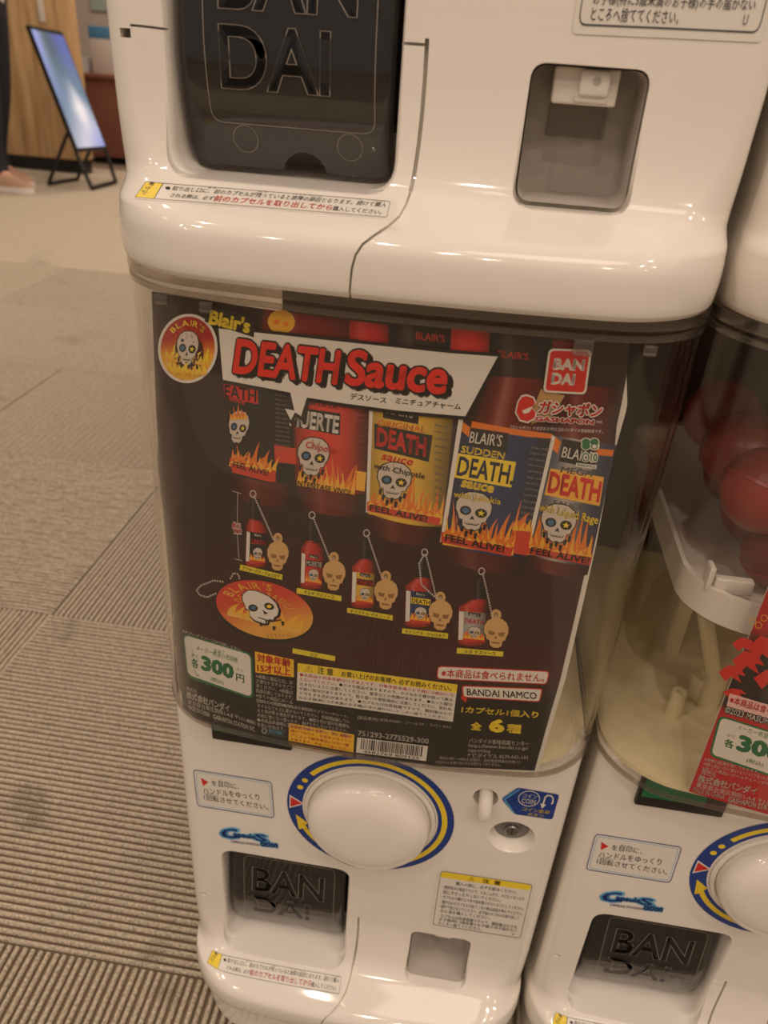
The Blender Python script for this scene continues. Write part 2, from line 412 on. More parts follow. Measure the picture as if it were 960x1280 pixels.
# ================================================================== ONE MACHINE UNIT (local coordinates)
unit = empty('capsule_machine', (0, 0, 0))
def lift(p, g, l):
    """raise a print by l along the surface normal"""
    dx = max(-6, min(6, (g(p.x+0.0005, p.z)-g(p.x-0.0005, p.z))/0.001)); n = 1/math.sqrt(1+dx*dx); l += 0.00025
    return (p.x+dx*n*l, p.y-n*l, p.z)
sU = lambda g: (lambda u, v, l: lift(hit(u, v, ORG+Vector((0, 0, PITCH)), g), g, l))
sL = lambda g: (lambda u, v, l: lift(hit(u, v, ORG, g), g, l))
sN = lambda g: (lambda u, v, l: lift(hit(u, v, ORG+Vector((SPC, 0, 0)), g), g, l))
def sXZ(u, v, l): return (u, front(u, v)-l-0.00025, v)
def prism(outline_fn, ys, m=WHITE):
    """closed cutter: outline_fn(t) -> list of (x, z) for each (y, t)"""
    mb = MB(); rings = [[(x, y, z) for x, z in outline_fn(t)] for y, t in ys]; n = len(rings[0]); vs = [p for r in rings for p in r]; fs = []
    for i in range(len(rings)-1):
        for k in range(n): fs.append((i*n+k, (i+1)*n+k, (i+1)*n+(k+1) % n, i*n+(k+1) % n))
    fs.append(tuple(range(n))); fs.append(tuple(reversed([(len(rings)-1)*n+k for k in range(n)])))
    mb.add(vs, fs, m); o = mb.build('cutter')
    bm = bmesh.new(); bm.from_mesh(o.data); bmesh.ops.recalc_face_normals(bm, faces=bm.faces); bm.to_mesh(o.data); bm.free()
    return o
def rrect(x0, x1, z0, z1, r, grow=0.0, n=6):
    return rq([(x0-grow, z1+grow), (x1+grow, z1+grow), (x1+grow, z0-grow), (x0-grow, z0-grow)], r+grow, n)
def flare(y0, y1, r):
    """mouth rounding: from far outside in to y1, growing by r at the surface y0"""
    out = [(-0.09, r*1.0)]
    for k in range(6): a = math.pi/2*k/5; out.append((y0+r*math.sin(a)-0.0004, r*(1-math.sin(a)) if k else r))
    return [(-0.09, r)] + [(y0-0.0004+r*(1-math.cos(a)), r*(1-math.sin(a))) for a in [math.pi/2*k/6 for k in range(7)]] + [(y1, 0.0)]

sl = []
zs = sorted(set([p[0] for p in PROF] + [0.0015, 0.0072, 0.0225, 0.0253, 0.0275, 0.0295, 0.0315, 0.0335, 0.0353, 0.0373, 0.0397, 0.0425, 0.0462, 0.0522, 0.061]))
for z in zs: sl.append((z, plan(prof(z))))
# undercut at the bottom edge so the unit seats on the rim below
body = loft(sl, WHITE).build('body', unit)
cuts = []
FX0, FX1, FZ0, FZ1 = -0.1215, -0.0135, 0.0405, 0.1655
def flap_out(t):
    # wider mouth at the sides and bottom
    return rrect(FX0-t*0.4, FX1+t*0.4, FZ0, FZ1+t*0.3, 0.013, 0.0)
cuts.append(prism(flap_out, flare(0.0, 0.075, 0.006)))
PX0, PX1, PZ0, PZ1 = 0.0448, 0.0962, 0.0420, 0.0985
cuts.append(prism(lambda t: rrect(PX0, PX1, PZ0, PZ1, 0.007, t), flare(0.0, 0.036, 0.0014)))
cuts.append(prism(lambda t: [(0.1103+t*math.cos(a), 0.2398+t*math.sin(a)) for a in [2*math.pi*k/32 for k in range(32)]], [(-0.02, 0.0185), (-0.0003, 0.0183), (0.002, 0.0168), (0.0115, 0.0134)]))
cuts.append(prism(lambda t: [(0.0852+t*math.cos(a), 0.2795+t*math.sin(a)) for a in [2*math.pi*k/24 for k in range(24)]], [(-0.02, 0.0096), (0.0, 0.0094), (0.016, 0.0088)]))
cuts.append(prism(lambda t: [(-0.1438, 0.1002), (-0.1385, 0.1002), (-0.1385, 0.0965), (-0.1438, 0.0965)], [(-0.02, 0), (0.014, 0)]))
def groove(path, w, depth):
    P = [Vector(p) for p in path]; rings = []
    for i, p in enumerate(P):
        t = (P[min(i+1, len(P)-1)]-P[max(i-1, 0)]).normalized(); n = Vector((-t.y, t.x))*w/2
        a, c = p+n, p-n; fyv = min(front(a.x, a.y), front(c.x, c.y))
        rings.append([(a.x, fyv-0.012, a.y), (a.x, front(p.x, p.y)+depth, a.y), (c.x, front(p.x, p.y)+depth, c.y), (c.x, fyv-0.012, c.y)])
    vs = [q for r in rings for q in r]; fs = [(0, 1, 2, 3), tuple(reversed([len(vs)-4+k for k in range(4)]))]
    for i in range(len(rings)-1):
        for k in range(4): fs.append((i*4+k, (i+1)*4+k, (i+1)*4+(k+1) % 4, i*4+(k+1) % 4))
    mb = MB(); mb.add(vs, fs, WHITE); o = mb.build('cutter')
    bm = bmesh.new(); bm.from_mesh(o.data); bmesh.ops.recalc_face_normals(bm, faces=bm.faces); bm.to_mesh(o.data); bm.free()
    return o
def dense(path, n=6):
    out = []
    for a, c in zip(path, path[1:]):
        for k in range(n): out.append((a[0]+(c[0]-a[0])*k/n, a[1]+(c[1]-a[1])*k/n))
    return out + [path[-1]]
SEAM = dense([(-0.0022, 0.1045), (-0.0018, 0.09), (-0.0018, 0.075), (-0.0021, 0.0625), (-0.0028, 0.05), (-0.0036, 0.0425), (-0.0042, 0.0385), (-0.0060, 0.0345), (-0.0100, 0.0310), (-0.0150, 0.0280), (-0.0195, 0.0245), (-0.0222, 0.020), (-0.0236, 0.014), (-0.0242, 0.006), (-0.0243, -0.004)], 3)
cuts.append(groove(SEAM[:16], 0.0019, 0.006))
cuts.append(groove(SEAM[15:], 0.0011, 0.005))
cuts.append(groove([(-0.0165, 0.1021), (-0.0026, 0.1021)], 0.0012, 0.004))
cuts.append(groove([(-0.1385, 0.1015), (-0.1300, 0.1013), (-0.1190, 0.1008)], 0.0010, 0.004))
boolean(body, cuts)
me = body.data; me.polygons.foreach_set('use_smooth', [True]*len(me.polygons)); me.set_sharp_from_angle(angle=math.radians(38))
md = body.modifiers.new('wn', 'WEIGHTED_NORMAL'); md.keep_sharp = True; md.weight = 60

# chute behind the flap
b = MB()
x0, x1, z0, z1 = FX0+0.0015, FX1-0.0015, FZ0+0.001, FZ1-0.001
zb = 0.0640; vs = [(x0, 0.028, zb), (x1, 0.028, zb), (x1, 0.022, z1), (x0, 0.022, z1), (x0, 0.073, zb), (x1, 0.073, zb), (x1, 0.073, z1), (x0, 0.073, z1)]
b.add(vs, [(0, 1, 5, 4), (1, 2, 6, 5), (2, 3, 7, 6), (3, 0, 4, 7), (4, 5, 6, 7)], BLACK); b.build('chute_lining', unit)
# smoked flap
b = MB(); FP = [(0.0120, 0.1645), (0.0100, 0.15), (0.0085, 0.1385), (0.0065, 0.122), (0.0048, 0.1105), (0.0038, 0.100), (0.0038, 0.092), (0.0052, 0.080), (0.0085, 0.068), (0.0120, 0.058), (0.0155, 0.050), (0.0180, 0.0445), (0.0185, 0.0436)]
def flap_y(z):
    for a, c in zip(FP, FP[1:]):
        if z >= c[1]: t = (z-a[1])/(c[1]-a[1]); return a[0]+(c[0]-a[0])*t
    return FP[-1][0]
fx0, fx1 = FX0+0.0035, FX1-0.0035; vs = []; fs = []; cc = []
XS = [(0, 0.016), (0, 0.006), (0.0012, 0.0020), (0.004, 0.0004), (0.010, 0.0), (0.03, 0.0), (0.05, 0.0)]
XS = XS + [((fx1-fx0)-a, d) for a, d in reversed(XS)]
for (y, z) in FP:
    for a, d in XS: vs.append((fx0+a, y+d, z))
n = len(XS)
for i in range(len(FP)-1):
    for k in range(n-1): fs.append((i*n+k, (i+1)*n+k, (i+1)*n+k+1, i*n+k+1))
b.add(vs, fs, SMOKE); flap = b.build('chute_flap', unit)
md = flap.modifiers.new('th', 'SOLIDIFY'); md.thickness = 0.0022; md.offset = -1
nc = MB(); nc.lathe([(0.0115, -0.02), (0.0115, 0.05)], SMOKE, Matrix.Translation((-0.0602, 0.0, 0.0415)) @ Matrix.Rotation(-math.pi/2, 4, 'X'), 32); nco = nc.build('cutter')
boolean(flap, [nco])
flap.data.polygons.foreach_set('use_smooth', [True]*len(flap.data.polygons)); flap.data.set_sharp_from_angle(angle=math.radians(35))
LINE = mat('flap_engraved_line', (150, 140, 126), 0.3)
def sF(u, v, l): return (u, flap_y(v)-l-0.0002, v)
d = Decal(sF, 0.012, 0.0001)
EMB = mat('flap_embossed_black', (24, 22, 21), 0.25)
d.text('BAN', (-0.0980, 0.1105), (-0.0345, 0.1105), (-0.0980, 0.1385), EMB, 1, 0.022, res=6); d.text('DAI', (-0.0980, 0.0788), (-0.0460, 0.0788), (-0.0980, 0.1047), EMB, 1, 0.022, res=6)
d.text('BAN', (-0.0980, 0.1105), (-0.0345, 0.1105), (-0.0980, 0.1385), LINE, 2, 0.022, wire=0.006, res=6); d.text('DAI', (-0.0980, 0.0788), (-0.0460, 0.0788), (-0.0980, 0.1047), LINE, 2, 0.022, wire=0.006, res=6)
d.done('embossed_lettering', flap)
d = Decal(sF, 0.012, 0.0001)
d.line(rq([(-0.1058, 0.150), (-0.0262, 0.150), (-0.0245, 0.0640), (-0.1045, 0.0640)], 0.006, 5), 0.00035, LINE, 1, True)
for c in (-0.0889, -0.0368): d.line([(c+0.0062*math.cos(a), 0.0572+0.0062*math.sin(a)) for a in [2*math.pi*k/28 for k in range(28)]], 0.0003, LINE, 1, True)
d.done('moulded_border', flap)

# coin return pocket
b = MB(); g = 0.0006
x0, x1, z0, z1, yb = PX0+g, PX1-g, PZ0+g, PZ1-g, 0.0352
rr_ = rrect(x0, x1, z0, z1, 0.0066); n = len(rr_); vs = [(x, max(0.0012, 0)-0.006*max(0, 1-(z-z0)/0.012), z) for x, z in rr_] + [(x, yb, z) for x, z in rr_]
b.add(vs, [(k, n+k, n+(k+1) % n, (k+1) % n) for k in range(n) ] + [tuple(n+k for k in range(n))], INNER)
b.build('pocket_lining', unit)
b = MB(); b.box((0.0700, 0.0215, 0.0905), (0.0290, 0.025, 0.0150), WHITE, 0.0014); b.box((0.0735, 0.0085, 0.0920), (0.0135, 0.006, 0.0105), WHITE, 0.0016)
b.box((0.0730, 0.0125, 0.0862), (0.0150, 0.010, 0.0045), WHITE, 0.0012); b.build('coin_spout', unit, 40)
b = MB(); b.box((0.0705, 0.0345, 0.0755), (0.0275, 0.0010, 0.0150), mat('coin_slot_shade_grey', (138, 129, 116), 0.5)); b.build('coin_outlet', unit)
d = Decal(lambda u, v, l: (u, 0.0054-l, v), 1, 0.0001); d.ell((0.0742, 0.0930), 0.0018, 0.0018, INNER, 1, 20); d.done('spout_mark', unit)

# dial
d = Decal(sXZ, 0.008, 0.0001); CX, CZ = 0.0001, 0.2404
def arc(r0, r1, a0, a1, m, lay, n=60):
    A = [math.radians(a0+(a1-a0)*k/n) for k in range(n+1)]
    for p, q in zip(A, A[1:]):
        d.poly([(CX+r0*math.cos(p), CZ+r0*math.sin(p)), (CX+r1*math.cos(p), CZ+r1*math.sin(p)), (CX+r1*math.cos(q), CZ+r1*math.sin(q)), (CX+r0*math.cos(q), CZ+r0*math.sin(q))], m, lay)
P = lambda r, a: (CX+r*math.cos(math.radians(a)), CZ+r*math.sin(math.radians(a)))
arc(0.0515, 0.0655, 0, 360, PB, 1); arc(0.0515, 0.0532, 0, 360, PW, 2)
arc(0.0562, 0.0603, 143, -150, PY, 2, 90)
for a in (152, 161): d.ell(P(0.0583, a), 0.0024, 0.0024, PY, 2, 16)
d.poly([P(0.0655-0.0015, 172.5), P(0.0655-0.0015, 186.5), P(0.0515, 179.5)], PW, 2); d.poly([P(0.0629, 174.5), P(0.0629, 184.8), P(0.0534, 179.5)], PR, 3)
d.poly([P(0.0638, 209), P(0.0600, 193), P(0.0530, 204), P(0.0562, 206), P(0.0562, 211), P(0.0603, 211), P(0.0603, 209)], PY, 2)
d.done('dial_ring_sticker', unit)
RX = Matrix.Rotation(math.pi/2, 4, 'X')      # lathe axis z -> -y
b = MB(); b.lathe([(0.0512, 0.0), (0.0512, 0.0022), (0.0500, 0.0032), (0.0482, 0.0030), (0.0478, 0.0012), (0.0, 0.0012)], WHITE, Matrix.Translation((CX, 0.0, CZ)) @ RX, 72); b.build('dial_collar', unit, 40)
b = MB(); b.lathe([(0.0470, 0.0012), (0.0474, 0.006), (0.0470, 0.011), (0.0450, 0.0155), (0.0410, 0.0190), (0.0350, 0.0212), (0.027, 0.0224), (0.015, 0.0230), (0.0, 0.0232)], WHITE, Matrix.Translation((CX, 0.0, CZ)) @ RX, 72); b.build('dial_knob', unit, 60)
# coin button lever and lock
b = MB(); b.tube([(0.0854, 0.010, 0.2815), (0.0854, -0.0005, 0.2790), (0.0856, -0.0042, 0.2735), (0.0858, -0.0048, 0.2665), (0.0858, -0.0035, 0.2625)], [0.0050, 0.0052, 0.0052, 0.0050, 0.0042], WHITE, 20); b.build('coin_return_button', unit, 50)
b = MB(); b.lathe([(0.0128, -0.0112), (0.0134, -0.0100), (0.0078, -0.0092), (0.0074, -0.0080), (0.0, -0.0080)], GREYP, Matrix.Translation((0.1103, 0.0, 0.2400)) @ RX, 32); lk = b.build('lock_cylinder', unit, 30)
b = MB(); b.lathe([(0.0056, -0.0079), (0.0056, -0.0060), (0.0048, -0.0052), (0.0, -0.0052)], METAL, Matrix.Translation((0.1103, 0.0, 0.2400)) @ RX, 24); b.box((0.1103, 0.0051, 0.2400), (0.0008, 0.0006, 0.006), BLACK); b.build('keyhole', lk, 30)

# stickers (print laid on the panel)
def border(d, q, r, w, m, lay=2): d.line(rq(q, r, 4), w, m, lay, True)
d = Decal(sN(front), 14)
q = [(743.7, 1040.6), (853.9, 1057.8), (838.5, 1104), (731.0, 1086.8)]
d.rquad(q, 5, PW, 1)
border(d, [quad_at(q, .012, .02), quad_at(q, .988, .02), quad_at(q, .988, .98), quad_at(q, .012, .98)], 5, 1.0, PB, 2)
border(d, [quad_at(q, .04, .07), quad_at(q, .96, .07), quad_at(q, .96, .93), quad_at(q, .04, .93)], 4, 0.5, PLB, 2)
d.poly([(751.6, 1051.6), (760.6, 1057.2), (750.9, 1061.9)], PR, 3)
d.text('を目印に、', (764, 1062), (802, 1067), (765.5, 1055), PDK, 3, 0.004); d.text('めじるし', (776, 1057), (791, 1059.4), (776.4, 1054.6), PDK, 3)
d.text('ハンドルをゆっくり', (747.5, 1071), (826, 1080.8), (749.4, 1063.4), PDK, 3, 0.004)
d.text('1回転させてください。', (745.3, 1078.8), (833.4, 1093), (747.2, 1071.6), PDK, 3, 0.004); d.text('かいてん', (750, 1072.4), (766, 1074.6), (750.3, 1070.4), PDK, 3)
d.done('turn_instruction_sticker', unit)
d = Decal(sN(front), 14)
d.text('C', (750, 1126), (774, 1127), (755, 1114), PB, 3, 0.03, (PLB, 0.10)); d.text('apsule', (769, 1126), (800, 1130), (771, 1118.5), PB, 3, 0.03, (PLB, 0.10))
d.text('S', (798, 1129.5), (815, 1132), (801, 1121), PB, 3, 0.03, (PLB, 0.10)); d.text('tation', (803, 1136.5), (827, 1139.5), (806, 1129.5), PB, 3, 0.03, (PLB, 0.10)); d.text('CAPSULE STATION', (762, 1131.5), (802, 1137), (763, 1128.5), PB, 3, 0.02)
d.done('series_logo_sticker', unit)
d = Decal(sL(front), 14)
q = [(551.4, 1088), (665.6, 1105.2), (650.2, 1172), (541.2, 1155)]
d.rquad([quad_at(q, -.03, -.035), quad_at(q, 1.03, -.035), quad_at(q, 1.03, 1.045), quad_at(q, -.03, 1.045)], 3, PW, 1); d.poly(rq([quad_at(q, .008, .01), quad_at(q, .992, .01), quad_at(q, .985, .115), quad_at(q, .0, .115)], 3, 3), PY, 2)
border(d, q, 4, 0.6, PDK, 3)
T = lambda u0, v0, u1, h: (quad_at(q, u0, v0), quad_at(q, u1, v0), quad_at(q, u0, v0-h))
d.text('⚠', *T(.31, .10, .37, .08), PK, 4); d.text('注  意', *T(.46, .10, .66, .08), PK, 4, .02)
for s_, v, u0, u1 in (('購入の前に、必ずお読みください。', .215, .18, .86), ('・開封済みの商品ですので、のみこんだり、のどにつまったり', .315, .04, .95), ('目にささったりしないでください。', .405, .06, .70),
                      ('・カプセルの開け口で手や指を傷つけないようにしてください。', .495, .04, .97), ('・開け口からカプセルが出てこない時は店員を呼んでください。', .59, .04, .97), ('・続けて回さないでください。必ず前のカプセルを取り出して', .675, .04, .94),
                      ('から次を購入してください。', .755, .06, .62), ('・カプセルは包装容器ですので、開封後は小さな', .845, .04, .94), ('お子様(特に3歳未満のお子様)の手の届かない', .915, .06, .95), ('ところへ捨ててください。', .982, .06, .55)):
    d.text(s_, *T(u0, v, u1, .068), PDK, 4, .01, res=1)
d.text('U', *T(.90, .97, .925, .05), PDK, 4)
d.done('caution_sticker', unit)
d = Decal(sL(front), 14)
q = [(626.5, 998), (647, 984), (699.2, 992.8), (690.5, 1024.2), (643, 1017.2)]
pts = [Vector(p) for p in q]; sm = []
for i, p in enumerate(pts):
    a, c = pts[i-1], pts[(i+1) % 5]; r = 3.5
    p0, p1 = p+(a-p).normalized()*r, p+(c-p).normalized()*r
    for k in range(5): t = k/4; sm.append(tuple(p0*(1-t)**2+p*2*t*(1-t)+p1*t*t))
d.poly(sm, PB, 1); d.line([(643, 1016), (631, 998.5), (650, 985.8)], 1.1, PLB, 2); d.line([(639.5, 1013), (628.6, 998.3), (646, 986)], 0.6, PLB, 2)
e = [(661.3+13.2*math.cos(a), 997.6+9.4*math.sin(a)) for a in [2*math.pi*k/30 for k in range(30)]]
d.line(e, 1.0, PW, 2, True); d.text('コイン', (653, 996), (671, 998), (654, 991), PW, 3, .01); d.text('COIN', (651.5, 1003), (669, 1005), (652.5, 997), PW, 3, .03)
d.line([(678.5, 1006), (681.5, 996), (684.5, 993.6), (689, 994.2), (691.3, 997), (690.8, 1003), (689.5, 1004)], 1.8, PW, 2); d.poly([(675.4, 1003.5), (682.6, 1005.2), (677.4, 1010.2)], PW, 2)
d.text('コイン返却', (652.5, 1012.5), (686, 1017.2), (654, 1007.8), PY, 3, .01); d.text('ボタン', (659, 1019), (679, 1021.4), (660, 1014.6), PY, 3, .01)
d.done('coin_return_sticker', unit)
d = Decal(sU(front), 12)
q = [(182.5, 226.4), (494, 250.8), (489.5, 274.0), (168.4, 248.2)]
d.poly(rq(q, 2, 3), PW, 1)
qi = [(183.6, 227.2), (488, 251.3), (483.6, 271.2), (170.2, 246.2)]; border(d, [(204.5, 228.8), qi[1], qi[2], (193.0, 248.0)], 2, 0.6, PK, 2)
d.poly([(183.6, 227.0), (205, 228.7), (193.5, 248.1), (170.0, 246.0)], PY, 2); d.line([(183.6, 227.0), (205, 228.7), (193.5, 248.1), (170.0, 246.0)], 0.5, PK, 3, True)
d.text('⚠注意', (181, 243.5), (195.5, 229.3), (176.0, 240.0), PK, 3, .02)
T = lambda u0, v0, u1, h: (quad_at(qi, u0, v0), quad_at(qi, u1, v0), quad_at(qi, u0, v0-h))
d.ell(quad_at(qi, .100, .27), 3.2, 1.9, PK, 3, 16)
d.text('取り出し口に、前のカプセルが残っていると故障の原因となります。続けて購入', *T(.118, .40, .985, .30), PK, 3, .012)
d.text('される際は、必ず', *T(.128, .82, .30, .26), PK, 3, .012); d.text('前のカプセルを取り出してから', *T(.302, .86, .775, .38), PR, 3, .02); d.text('購入してください。', *T(.78, .86, .975, .30), PK, 3, .012)
for s_, u0, u1 in (('まえ', .255, .29), ('のこ', .46, .50), ('こしょう', .60, .655), ('げんいん', .67, .72), ('つづ', .86, .885), ('こうにゅう', .93, .98)): d.text(s_, *T(u0, .10, u1, .09), PK, 3, res=1)
d.done('flap_notice_sticker', unit)
b = MB(); b.box((-0.0915, -0.0012, 0.3155), (0.061, 0.005, 0.030), BLACK, 0.0015); sd = b.build('price_slot', unit, 40)
d = Decal(lambda u, v, l: (u, -0.0038-l, v), 1, 0.0001); d.rquad([(-0.1195, 0.3295), (-0.076, 0.3295), (-0.076, 0.3105), (-0.1195, 0.3105)], 0.001, PG, 1); d.done('green_card', sd)

# clear case
ZC0, ZC1 = 0.3395, 0.6490
b = MB(); nb = 46
po = plan(CASE, 0.280); pi_ = plan(CASE, 0.280, 0.0024)
N = len(po); 
loft([(ZC0, po), (ZC0+0.10, po), (ZC0+0.2, po), (ZC1, po)], CLEAR, False, False, b)
inn = MB(); loft([(ZC0, pi_), (ZC0+0.10, pi_), (ZC0+0.2, pi_), (ZC1, pi_)], CLEAR, False, False, inn)
b.add(inn.v, [tuple(reversed(f)) for f in inn.f], CLEAR)
for z in (ZC0, ZC1):
    b.add([(x, y, z) for x, y in po] + [(x, y, z) for x, y in pi_], [(k, (k+1) % N, N+(k+1) % N, N+k) for k in range(N)], CLEAR)
case = b.build('clear_case', unit, 50)
def band(z0, z1, out, m, name, parent, th=0.003):
    p1 = (CASE[0]-out, CASE[1], CASE[2], CASE[3]+out); a = plan(p1, 0.280+out); c = plan(p1, 0.280+out, th); n = len(a); mb = MB()
    vs = [(x, y, z0) for x, y in a] + [(x, y, z1) for x, y in a] + [(x, y, z1) for x, y in c] + [(x, y, z0) for x, y in c]; fs = []
    for k in range(n):
        k2 = (k+1) % n
        for r in range(4): s2 = (r+1) % 4; fs.append((r*n+k, r*n+k2, s2*n+k2, s2*n+k))
    mb.add(vs, fs, m); return mb.build(name, parent, 40)
band(0.6440, 0.6500, 0.0009, RIM, 'upper_rim', case); band(0.6385, 0.6410, 0.0007, RIM, 'upper_rim', case, 0.0025); band(ZC0-0.0005, ZC0+0.0010, 0.0008, RIM, 'lower_rim', case)
for x in (-0.1235, -0.0985, 0.086, 0.118):
    b = MB(); b.box((x, fy(x, CASE)-0.001, 0.6350), (0.0065 if x != 0.086 else 0.0095, 0.003, 0.005 if x != 0.086 else 0.008), RIM, 0.0006); b.build('rim_clip', case, 40)
b = MB(); pl = plan((CASE[0]+0.009, CASE[1], CASE[2], CASE[3]-0.004), 0.275); loft([(0.3390, pl), (0.3425, pl)], CREAM, True, True, b); b.build('case_floor', unit, 40)
b = MB(); b.box((0, 0.2735, 0.495), (0.276, 0.003, 0.300), BROWN); b.build('case_back', unit)
b = MB(); pl = plan(CASE, 0.279, 0.003); loft([(0.6490, pl), (0.6505, pl)], WHITE, True, True, b); b.build('case_lid', unit)
# hopper inside the case
b = MB(); HP = (-0.017, 0.012, 0.038, 0.1275); p0 = plan(HP, 0.25); p1 = plan(HP, 0.25, 0.003); N = len(p0)
HZ0, HZ1 = 0.467, 0.488
cent = [(0.0 + 0.03*math.cos(2*math.pi*k/N), 0.11+0.03*math.sin(2*math.pi*k/N)) for k in range(N)]
vs = [(x, y, HZ0) for x, y in p0] + [(x, y, HZ1) for x, y in p0] + [(x, y, HZ1) for x, y in p1] + [(x, y, HZ1-0.010) for x, y in p1] + [(x*0.28, 0.12+(y-0.12)*0.28, HZ0+0.001) for x, y in p1]
fs = []
for r in range(4):
    for k in range(N): fs.append((r*N+k, r*N+(k+1) % N, (r+1)*N+(k+1) % N, (r+1)*N+k))
fs.append(tuple(4*N+k for k in range(N)))
b.add(vs, fs, WHITE); hop = b.build('hopper', unit, 40)
for sx in (-1, 1):
    b = MB(); x = CXO + sx*0.117; y = fy(x, HP)
    b.box((x, y+0.004, HZ1+0.005), (0.0035, 0.010, 0.016), WHITE, 0.001); b.box((x-sx*0.014, y+0.001, HZ1+0.002), (0.022, 0.006, 0.010), WHITE, 0.001); b.build('hopper_clip', hop, 40)
def inn_pt(px, py, z): p = at_z(px, py, ORG.z+z) - ORG - Vector((SPC, 0, 0)); return p.x, p.y
x, y = inn_pt(838, 815, 0.343); b = MB(); b.lathe([(0.0062, 0.3425), (0.0062, 0.440), (0.0090, 0.442), (0.0090, 0.469)], CREAM, Matrix.Translation((x, y, 0)), 24); b.build('hopper_post', unit, 40)
x, y = inn_pt(840, 893, 0.343); b = MB(); b.lathe([(0.0058, 0.3425), (0.0050, 0.366), (0.0026, 0.366), (0.0024, 0.358), (0, 0.358)], CREAM, Matrix.Translation((x, y, 0)), 24); b.build('screw_post', unit, 40)
x, y = inn_pt(875, 868, 0.343); b = MB(); b.lathe([(0.010, 0.3425), (0.010, 0.358), (0.0115, 0.358), (0.0115, 0.364), (0.0045, 0.364), (0.004, 0.367), (0, 0.3675)], CREAM, Matrix.Translation((x, y, 0)), 24); b.build('gear_boss', unit, 40)
x2, y2 = inn_pt(868, 770, 0.42); x3, y3 = inn_pt(895, 850, 0.368); b = MB(); b.tube([(x2, y2, 0.440), (x3, y3, 0.3655)], 0.0055, CREAM, 12); b.lathe([(0.0075, 0.3425), (0.0075, 0.372), (0.003, 0.374), (0, 0.374)], CREAM, Matrix.Translation((x3, y3, 0)), 20); b.build('lever_arm', unit, 40)

# place the four units
unit.location = ORG
tag(unit, 'white lower capsule machine under the black skull poster, blue and yellow dial beneath it', 'capsule machine', 'white capsule machines in a row')
u2 = copy_tree(unit); u2.location = ORG + Vector((0, 0, PITCH)); u2['label'] = 'white upper capsule machine stacked over the case with the black skull poster'
u3 = copy_tree(unit); u3.location = ORG + Vector((SPC, 0, 0)); u3['label'] = 'white lower capsule machine at right edge with red poster and red capsules in its case'
u4 = copy_tree(unit); u4.location = ORG + Vector((SPC, 0, PITCH)); u4['label'] = 'white upper capsule machine at top right edge, stacked over the case of red capsules'
for i, (dx, lab) in enumerate(((0, 'low white plinth on the carpet under the left machine stack'), (SPC, 'low white plinth on the carpet under the right machine stack'))):
    b = MB(); pp = (-0.034, 0.010, 0.05, 0.145); loft([(0.0, plan(pp, 0.27)), (0.0535, plan(pp, 0.27)), (0.0546, plan((-0.033, 0.010, 0.05, 0.144), 0.269))], WHITE, True, True, b)
    o = b.build('machine_plinth', None, 40); o.location = (ORG.x+dx, 0, 0); tag(o, lab, 'plinth', 'white machine plinths')
# ================================================================== POSTER IN THE LEFT CASE
gP = lambda x, z: fy(x, CASE, 0.0046)
poster = empty('promotional_poster', ORG)
tag(poster, 'dark hot sauce poster with flaming skulls and bottle charms in the left clear case', 'poster')
def PD(base=0):
    d = Decal(sL(gP), 13, 0.00007); d.base = base; return d
def lerp_path(P, t):
    P = [Vector(p) for p in P]; L = [0]
    for a, c in zip(P, P[1:]): L.append(L[-1]+(c-a).length)
    s = t*L[-1]
    for i in range(len(P)-1):
        if s <= L[i+1]+1e-9: return P[i].lerp(P[i+1], (s-L[i])/max(1e-9, L[i+1]-L[i]))
    return P[-1]
def coons(d, top, right, bottom, left, nx, ny, fn, lay):
    """top, bottom run left to right; left, right run downward"""
    vs = []; cs = []; fs = []
    c00, c10, c01, c11 = Vector(top[0]), Vector(top[-1]), Vector(bottom[0]), Vector(bottom[-1])
    for j in range(ny+1):
        for i in range(nx+1):
            u, v = i/nx, j/ny
            p = lerp_path(top, u)*(1-v) + lerp_path(bottom, u)*v + lerp_path(left, v)*(1-u) + lerp_path(right, v)*u - (c00*(1-u)*(1-v) + c10*u*(1-v) + c01*(1-u)*v + c11*u*v)
            vs.append(tuple(p)); cs.append(lin(fn(u, v)))
    for j in range(ny):
        for i in range(nx): a = j*(nx+1)+i; fs.append((a, a+nx+1, a+nx+2, a+1))
    d._emit(vs, fs, GRAD, lay, cs)
LEFT = [(190, 364), (195.5, 508), (198.3, 560), (197.2, 576), (200.4, 602), (207.5, 672), (215.2, 766), (219, 836), (222, 866)]
TOPE = [(190, 364), (243, 372), (300, 382), (400, 396), (500, 408), (600, 417), (700, 424), (786, 428)]
RIGHT = [(786, 428), (783, 470), (776, 508), (771, 530), (754, 597), (735, 697), (716, 782), (700, 850), (684, 905), (668, 963)]
BOTT = [(222, 866), (229, 884), (245, 898), (267, 907.5), (315, 919.5), (370, 931.5), (440, 945), (550, 958), (668, 963)]
# paper sheet with its white margin
d = PD(-7)
PRT = [(786, 428), (783.5, 470), (784.5, 509), (775.5, 540), (764, 582), (745, 684), (725.5, 770), (707.5, 848), (689.5, 907), (672.5, 964)]
coons(d, TOPE, PRT, BOTT, LEFT, 120, 50, lambda u, v: (222, 216, 202), 0); d.done('paper', poster)
def bg(u, v):
    c = mix((44, 20, 20), (66, 22, 22), (v-0.45)/0.35*min(1, 0.35+u))
    return mix(c, (24, 19, 18), (v-0.79)/0.05)
d = PD(0)
coons(d, TOPE, RIGHT, BOTT, LEFT, 120, 50, bg, 0); d.done('background_print', poster)

